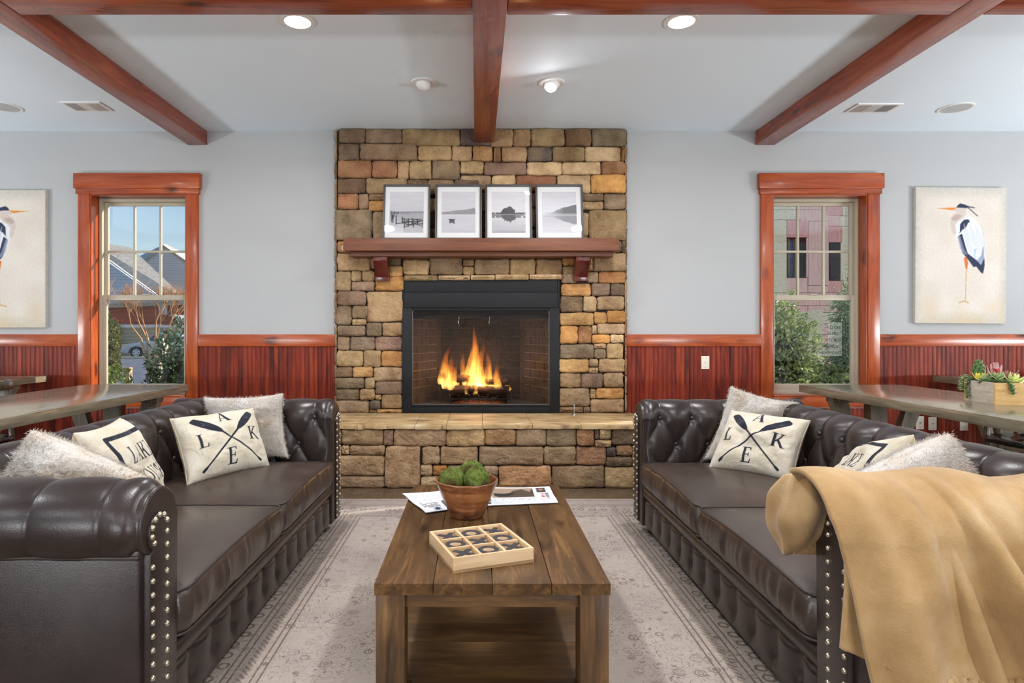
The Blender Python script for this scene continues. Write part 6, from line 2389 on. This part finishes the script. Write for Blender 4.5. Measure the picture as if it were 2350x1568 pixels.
tree2 = empty('bare_red_berry_tree', (-9.15, 14.8, GZ), label='bare branching tree at the window edge with red berries', cat='tree')
tw = MB()
for k in range(4):
    grow(Vector((-.1 * k, 0, 1.1)), Vector((.35 - .12 * k, 0, .7)).normalized(), .55, .02, 4)
tw.build('bare_branches', plain('grey_twig', S(176, 150, 136), .9), tree2, recalc=False)
MB().tube([(0, 0, 0), (-.1, 0, 1.2)], [.06, .04], 8).build('trunk', M_BARKP, tree2)
bm_ = MB()
for k in range(26):
    c_ = (rt.uniform(.15, .5), rt.uniform(-.1, .1), rt.uniform(1.55, 1.85))
    bm_.lathe([(.002, -.018), (.018, 0), (.002, .018)], 6, c_)
bm_.build('berries', plain('red_berry', S(190, 60, 50), .5), tree2)
st = boxo('garden_stake', plain('weathered_stake', S(170, 140, 116), .9, var=.2), None, -5.76, -5.66, 9.95, 10.05, GZ, .62, .01)
setp(st, 'weathered wooden stake beside the road outside', 'stake')

# parked car, nose towards the hedge
M_CAR = plain('silver_blue_car_paint', S(186, 194, 208), .25, var=.02, coat=.6)
M_CGLASS = plain('dark_car_glass', S(52, 66, 88), .1, var=.05)
M_TYRE = plain('black_tyre', S(34, 34, 36), .8)
M_ALLOY = plain('alloy_wheel', S(214, 216, 220), .35, var=.05)
car = empty('parked_car', (-18.0, 35.6, GZ), label='silver sedan parked beyond the road', cat='car')
body = [(-2.25, .30), (-2.25, .62), (-2.12, .78), (-1.2, .92), (-.98, .95), (-.35, 1.38), (.1, 1.45), (.9, 1.44), (1.45, 1.12), (2.1, 1.04), (2.28, .9), (2.28, .35), (1.85, .28), (1.78, .5), (1.6, .64), (1.36, .68), (1.12, .64), (.94, .5), (.88, .26), (-.88, .26), (-.94, .5), (-1.12, .64), (-1.36, .68), (-1.6, .64), (-1.78, .5), (-1.85, .28)]
MB().prism(body, 1, -.85, .85).build('body', M_CAR, car, bevel=.05, auto=50)
for gpoly in ([(-.86, .98), (-.34, 1.32), (.0, 1.37), (.0, .99)], [(.06, .99), (.06, 1.37), (.85, 1.36), (1.28, 1.08), (1.2, 1.0)]):
    MB().prism(gpoly, 1, -.866, .866).build('side_window', M_CGLASS, car)
MB().prism([(-1.0, .93), (-.97, .97), (-.36, 1.40), (-.40, 1.36)], 1, -.7, .7).build('windscreen', M_CGLASS, car)
for x in (-1.36, 1.36):
    for sg in (-1, 1):
        w = MB().tube([(x, sg * .66, .32), (x, sg * .87, .32)], .32, 24).build('wheel', M_TYRE, car, auto=40)
        MB().tube([(x, sg * .86, .32), (x, sg * .885, .32)], .21, 20).build('hubcap', M_ALLOY, w, auto=40)
        for k in range(6):
            a = k * PI / 3
            MB().tube([(x + .13 * math.cos(a), sg * .886, .32 + .13 * math.sin(a)), (x + .13 * math.cos(a), sg * .89, .32 + .13 * math.sin(a))], .035, 8).build('spoke_hole', M_TYRE, w)
boxo('headlamp', plain('amber_headlamp', S(226, 206, 176), .2), car, -2.2, -1.9, -.87, -.6, .66, .78, .02)
boxo('bumper', M_CAR, car, -2.34, -2.18, -.8, .8, .32, .56, .04)
boxo('door_handle', M_CAR, car, .05, .2, -.875, -.85, .82, .85, .005)

# ------------------------------------------------------------------ houses across the road
def siding(name, c0, c1, pitch=.16):
    b = NB(name)
    P = b.pos()
    z = b.math('FRACT', b.math('DIVIDE', b.sep(P)[2], pitch))
    n = b.noise(P, 2, 3)
    c = b.mix(n, S(*c0), S(*c1))
    c = b.mix(b.math('LESS_THAN', z, .12), c, tuple(x * .6 for x in S(*c0)[:3]) + (1,))
    return b.principled(c, .8, b.bump(z, .6, .02))
M_SIDT = siding('tan_lap_siding', (178, 168, 142), (194, 184, 158), .22)
M_SIDB = siding('blue_grey_siding', (184, 198, 216), (198, 210, 226), .2)
M_SIDR = siding('russet_shingle_siding', (156, 76, 52), (178, 94, 66), .3)
b = NB('weathered_shingles')
P = b.pos()
n = b.noise(P, 3, 5, .7)
b.principled(b.ramp(n, [(.3, S(150, 146, 140)), (.7, S(196, 190, 180))]), .9, b.bump(b.noise(b.mapping(P, (1, 1, 6)), 9, 3), .5, .03))
M_SHING = b.m
M_TRIMW = plain('white_house_trim', S(226, 226, 226), .6)


def pxpoly(pts, Y): return [(at(x, y, Y).x, at(x, y, Y).z) for x, y in pts]
hs = empty('tan_house', (-19, 40, GZ), label='tan and russet house behind the parked car', cat='house')
def hpart(name, mat, pts, Y0, Y1, par, base):
    m = MB().prism(pxpoly(pts, Y0), 1, Y0, Y1)
    m.v = [(v[0] - base[0], v[1] - base[1], v[2] - base[2]) for v in m.v]
    return m.build(name, mat, par)
HB0 = (-19, 40, GZ)
hpart('siding_wall', M_SIDT, [(200, 826), (470, 826), (470, 748), (200, 748)], 38.5, 46, hs, HB0)
hpart('frieze_board', M_TRIMW, [(262, 752), (470, 752), (470, 745), (262, 745)], 38.4, 38.5, hs, HB0)
hpart('upper_wall', M_SIDR, [(200, 747), (470, 747), (470, 672), (200, 672)], 39.0, 46, hs, HB0)
hpart('corner_post', plain('dark_corner', S(70, 62, 62), .8), [(262, 826), (270, 826), (270, 745), (262, 745)], 38.2, 38.45, hs, HB0)
wq = hpart('window', M_TRIMW, [(364, 722), (381, 722), (381, 690), (364, 690)], 38.8, 38.98, hs, HB0)
hpart('pane', plain('house_glass', S(150, 170, 190), .1), [(367, 719), (378, 719), (378, 707), (367, 707)], 38.74, 38.79, wq, HB0)
hpart('pane', plain('house_glass_upper', S(150, 170, 190), .1), [(367, 705), (378, 705), (378, 693), (367, 693)], 38.74, 38.79, wq, HB0)
hpart('porch_gable', M_SIDR, [(372, 748), (412, 748), (390, 728)], 36.6, 38.4, hs, HB0)
hpart('porch_roof', plain('grey_metal_roof', S(150, 152, 156), .5), [(384, 722), (392, 726), (450, 756), (450, 750), (396, 722)], 36.0, 38.4, hs, HB0)
hpart('porch_fascia', M_TRIMW, [(372, 752), (440, 752), (440, 746), (372, 746)], 36.4, 38.4, hs, HB0)
for x in (376, 388, 396, 410): hpart('porch_post', M_TRIMW, [(x, 800), (x + 3, 800), (x + 3, 750), (x, 750)], 36.6, 36.9, hs, HB0)
# big lit roof: a sloping slab rising away from us
def roof(par, base, mat, pts_lo_hi, name='roof'):
    """list of (px, py, Y) corner points"""
    q = [at(*p) for p in pts_lo_hi]
    c_ = [(p.x - base[0], p.y - base[1], p.z - base[2]) for p in q]
    m = MB()
    n_ = len(c_)
    m.v = c_ + [(a, b_ + .1, c2 - .25) for a, b_, c2 in c_]
    m.f = [tuple(range(n_))[::-1], tuple(range(n_, 2 * n_))] + [(i, (i + 1) % n_, n_ + (i + 1) % n_, n_ + i) for i in range(n_)]
    return m.build(name, mat, par)
roof(hs, HB0, M_SHING, [(200, 700, 38.6), (430, 690, 38.6), (300, 568, 46), (200, 552, 46)])
hs2 = empty('blue_gable_house', (-21, 35, GZ), label='blue-grey gable wall in shade below the big shingle roof', cat='house')
HB2 = (-21, 35, GZ)
hpart('gable_wall', M_SIDB, [(150, 690), (372, 690), (246, 600), (190, 566)], 37.6, 38.0, hs2, HB2)
hpart('rake_board', M_TRIMW, [(240, 594), (374, 690), (378, 690), (242, 591)], 37.4, 37.59, hs2, HB2)
hs3 = empty('far_gable_house', (-25, 52, GZ), label='farther blue-grey gable with pale roof against the sky', cat='house')
HB3 = (-25, 52, GZ)
hpart('gable_wall', M_SIDB, [(330, 700), (470, 700), (470, 630), (376, 566), (335, 592)], 50, 56, hs3, HB3)
roof(hs3, HB3, M_SHING, [(374, 562, 49.8), (470, 628, 49.8), (470, 600, 56), (380, 560, 56)])
roof(hs3, HB3, plain('shade_tinted_roof', S(150, 166, 186), .8), [(330, 594, 49.8), (374, 562, 49.8), (380, 560, 56), (320, 588, 56)])  # bluish roof tone on this slope, its shade put into the colour
hpart('lower_wall', M_SIDB, [(330, 826), (470, 826), (470, 700), (330, 700)], 50.2, 56, hs3, HB3)

# ------------------------------------------------------------------ building under construction
def sheath(name, c0, c1, c2, sx=3.0, sz=30.0):
    b = NB(name)
    P = b.obj()
    n = b.noise(b.mapping(P, (sz, 1, sx)), 1.0, 4, .6, 1.0)
    return b.principled(b.ramp(n, [(.3, S(*c0)), (.5, S(*c1)), (.7, S(*c2))]), .9)
M_PINK = sheath('pink_plywood', (232, 176, 172), (242, 200, 194), (248, 216, 208))
M_PINKD = sheath('deep_pink_plywood', (222, 146, 146), (234, 170, 168), (242, 192, 186))
b = NB('oriented_strand_board')
P = b.obj()
v = b.voronoi(b.mapping(P, (9, 1, 22)), 1.0, out='Color')
n = b.noise(b.mapping(P, (14, 1, 40)), 1.0, 4, .7, 1.5)
b.principled(b.ramp(n, [(.3, S(206, 190, 158)), (.5, S(240, 232, 208)), (.7, S(250, 246, 230))]), .9)
M_OSB = b.m
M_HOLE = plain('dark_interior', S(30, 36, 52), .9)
M_BLUEIN = plain('blue_interior', S(70, 110, 176), .8, var=.3)  # flat blue tone filling the first opening
M_STUD = plain('pine_stud', S(150, 116, 80), .9, var=.2)
YBd = 14.0
bd = empty('sheathed_building', (7.6, YBd, GZ), label='unfinished building clad in pink plywood and strand board panels', cat='building')
ZW = (1760, 440)
KW = 5.807
PAN = [(-600, 375, 55, 1350, 'P'), (-600, 60, 55, 373, 'O'), (55, 60, 450, 235, 'O'), (55, 237, 450, 375, 'O'), (452, 60, 550, 240, 'P'), (552, 60, 788, 240, 'P'), (452, 242, 736, 390, 'P'), (738, 242, 828, 390, 'P'), (790, 60, 1010, 318, 'D'), (1012, 60, 1500, 322, 'O'),
       (830, 320, 975, 458, 'P'), (977, 324, 1500, 458, 'O'), (827, 460, 1005, 675, 'D'), (1007, 460, 1500, 1350, 'O'), (55, 377, 265, 1350, 'O'), (267, 377, 550, 610, 'D'), (552, 392, 742, 1250, 'P'), (744, 392, 825, 1250, 'P'), (527, 612, 550, 1148, 'P'), (987, 677, 1005, 1185, 'O'),
       (258, 1150, 545, 1350, 'P'), (547, 1252, 818, 1350, 'P'), (820, 1187, 1005, 1350, 'D'), (-600, 1352, 300, 1530, 'O'), (302, 1352, 700, 1520, 'P'), (702, 1352, 1500, 1520, 'P'), (302, 1522, 545, 1610, 'P'), (547, 1522, 1500, 1610, 'P'), (-600, 1532, 300, 1700, 'P'), (302, 1612, 1500, 1760, 'O'), (-600, 1702, 300, 2600, 'O'), (302, 1762, 900, 2600, 'P'), (902, 1762, 1500, 2600, 'O')]
for (xa, ya, xb, yb, kd) in PAN:
    p, q = at(ZW[0] + xa / KW, ZW[1] + yb / KW, YBd), at(ZW[0] + xb / KW, ZW[1] + ya / KW, YBd)
    o = boxo('sheathing_panel', {'P': M_PINK, 'D': M_PINKD, 'O': M_OSB}[kd], bd, p.x + .004, q.x - .004, 0, .02, max(GZ, p.z + .004), q.z - .004)
    o.location = (-7.6, random.uniform(-.004, .004), -GZ)
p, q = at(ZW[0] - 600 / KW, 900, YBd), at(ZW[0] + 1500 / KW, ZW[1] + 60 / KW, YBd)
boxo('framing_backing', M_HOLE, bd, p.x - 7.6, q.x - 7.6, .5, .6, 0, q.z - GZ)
for (xa, ya, xb, yb, wn) in ((268, 612, 525, 1147, 0), (828, 678, 985, 1184, 1)):
    p, q = at(ZW[0] + xa / KW, ZW[1] + yb / KW, YBd), at(ZW[0] + xb / KW, ZW[1] + ya / KW, YBd)
    w = boxo('window_opening', M_BLUEIN if wn == 0 else M_HOLE, bd, p.x - 7.6, q.x - 7.6, .3, .34, p.z - GZ, q.z - GZ)
    ws_ = q.x - p.x
    for f, t_ in (((.25, .11), (.62, .14)) if wn == 0 else ((.5, .05),)):
        boxo('stud', M_STUD if wn == 0 else M_HOLE, w, p.x - 7.6 + ws_ * f, p.x - 7.6 + ws_ * (f + t_), .18, .28, p.z - GZ, q.z - GZ)
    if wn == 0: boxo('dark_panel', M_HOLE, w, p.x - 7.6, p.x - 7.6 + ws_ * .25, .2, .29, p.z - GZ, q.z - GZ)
ob = MB().prism([(at(x, y, 11.5).x, at(x, y, 11.5).z) for x, y in ((1812, 944), (1896, 944), (1889, 711), (1822, 718))], 1, 11.5, 11.53).build('leaning_board', M_OSB)
setp(ob, 'pale board leaning up between the shrub and conifer outside', 'board')

# reflection of a pool sign, painted as faint film on the lower pane
b = NB('faint_reflection_film')
tr = b.n('ShaderNodeBsdfTransparent')
df = b.n('ShaderNodeBsdfDiffuse')
df.inputs[0].default_value = S(206, 210, 200)
mx = b.n('ShaderNodeMixShader')
mx.inputs[0].default_value = .22
b.l(tr.outputs[0], mx.inputs[1])
b.l(df.outputs[0], mx.inputs[2])
b.l(mx.outputs[0], b.out.inputs['Surface'])
M_FILM = b.m
b = NB('faint_reflection_ink')
tr = b.n('ShaderNodeBsdfTransparent')
df = b.n('ShaderNodeBsdfDiffuse')
df.inputs[0].default_value = S(30, 40, 36)
mx = b.n('ShaderNodeMixShader')
mx.inputs[0].default_value = .55
b.l(tr.outputs[0], mx.inputs[1])
b.l(df.outputs[0], mx.inputs[2])
b.l(mx.outputs[0], b.out.inputs['Surface'])
M_INK = b.m
ys = YW + .1135
p, q = at(1872, 817, ys), at(1932, 740, ys)
sg_ = empty('sign_reflection', ((p.x + q.x) / 2, ys, p.z), label='faint reversed pool rules sign on the lower window pane', cat='sign')
hw_ = (q.x - p.x) / 2
boxo('reflection_film', M_FILM, sg_, -hw_, hw_, 0, .001, 0, .055)
boxo('reflection_film', M_FILM, sg_, -hw_ * .05, hw_, 0, .001, .056, q.z - p.z)
for (txt, z, xr, sz) in (('NO LI', .245, .105, .034), ('ON D', .190, .085, .034), ('RISK O', .130, .112, .034), ('SUPER', .072, .085, .034), ('CHILDREN UNDER', .018, .112, .028)):
    cu = bpy.data.curves.new('lettering', 'FONT')
    cu.body = txt
    cu.size = sz * 1.25
    cu.extrude = .0003
    tmp = bpy.data.objects.new('lettering', cu)
    COL.objects.link(tmp)
    bpy.context.view_layer.update()
    lme = bpy.data.meshes.new_from_object(tmp.evaluated_get(bpy.context.evaluated_depsgraph_get()))
    bpy.data.objects.remove(tmp)
    o = link_mesh('lettering', lme, M_INK, sg_)
    o.rotation_euler = (R(90), 0, R(180))
    o.location = (xr, -.0012, z)
    o.scale = (.85, 1, 1)
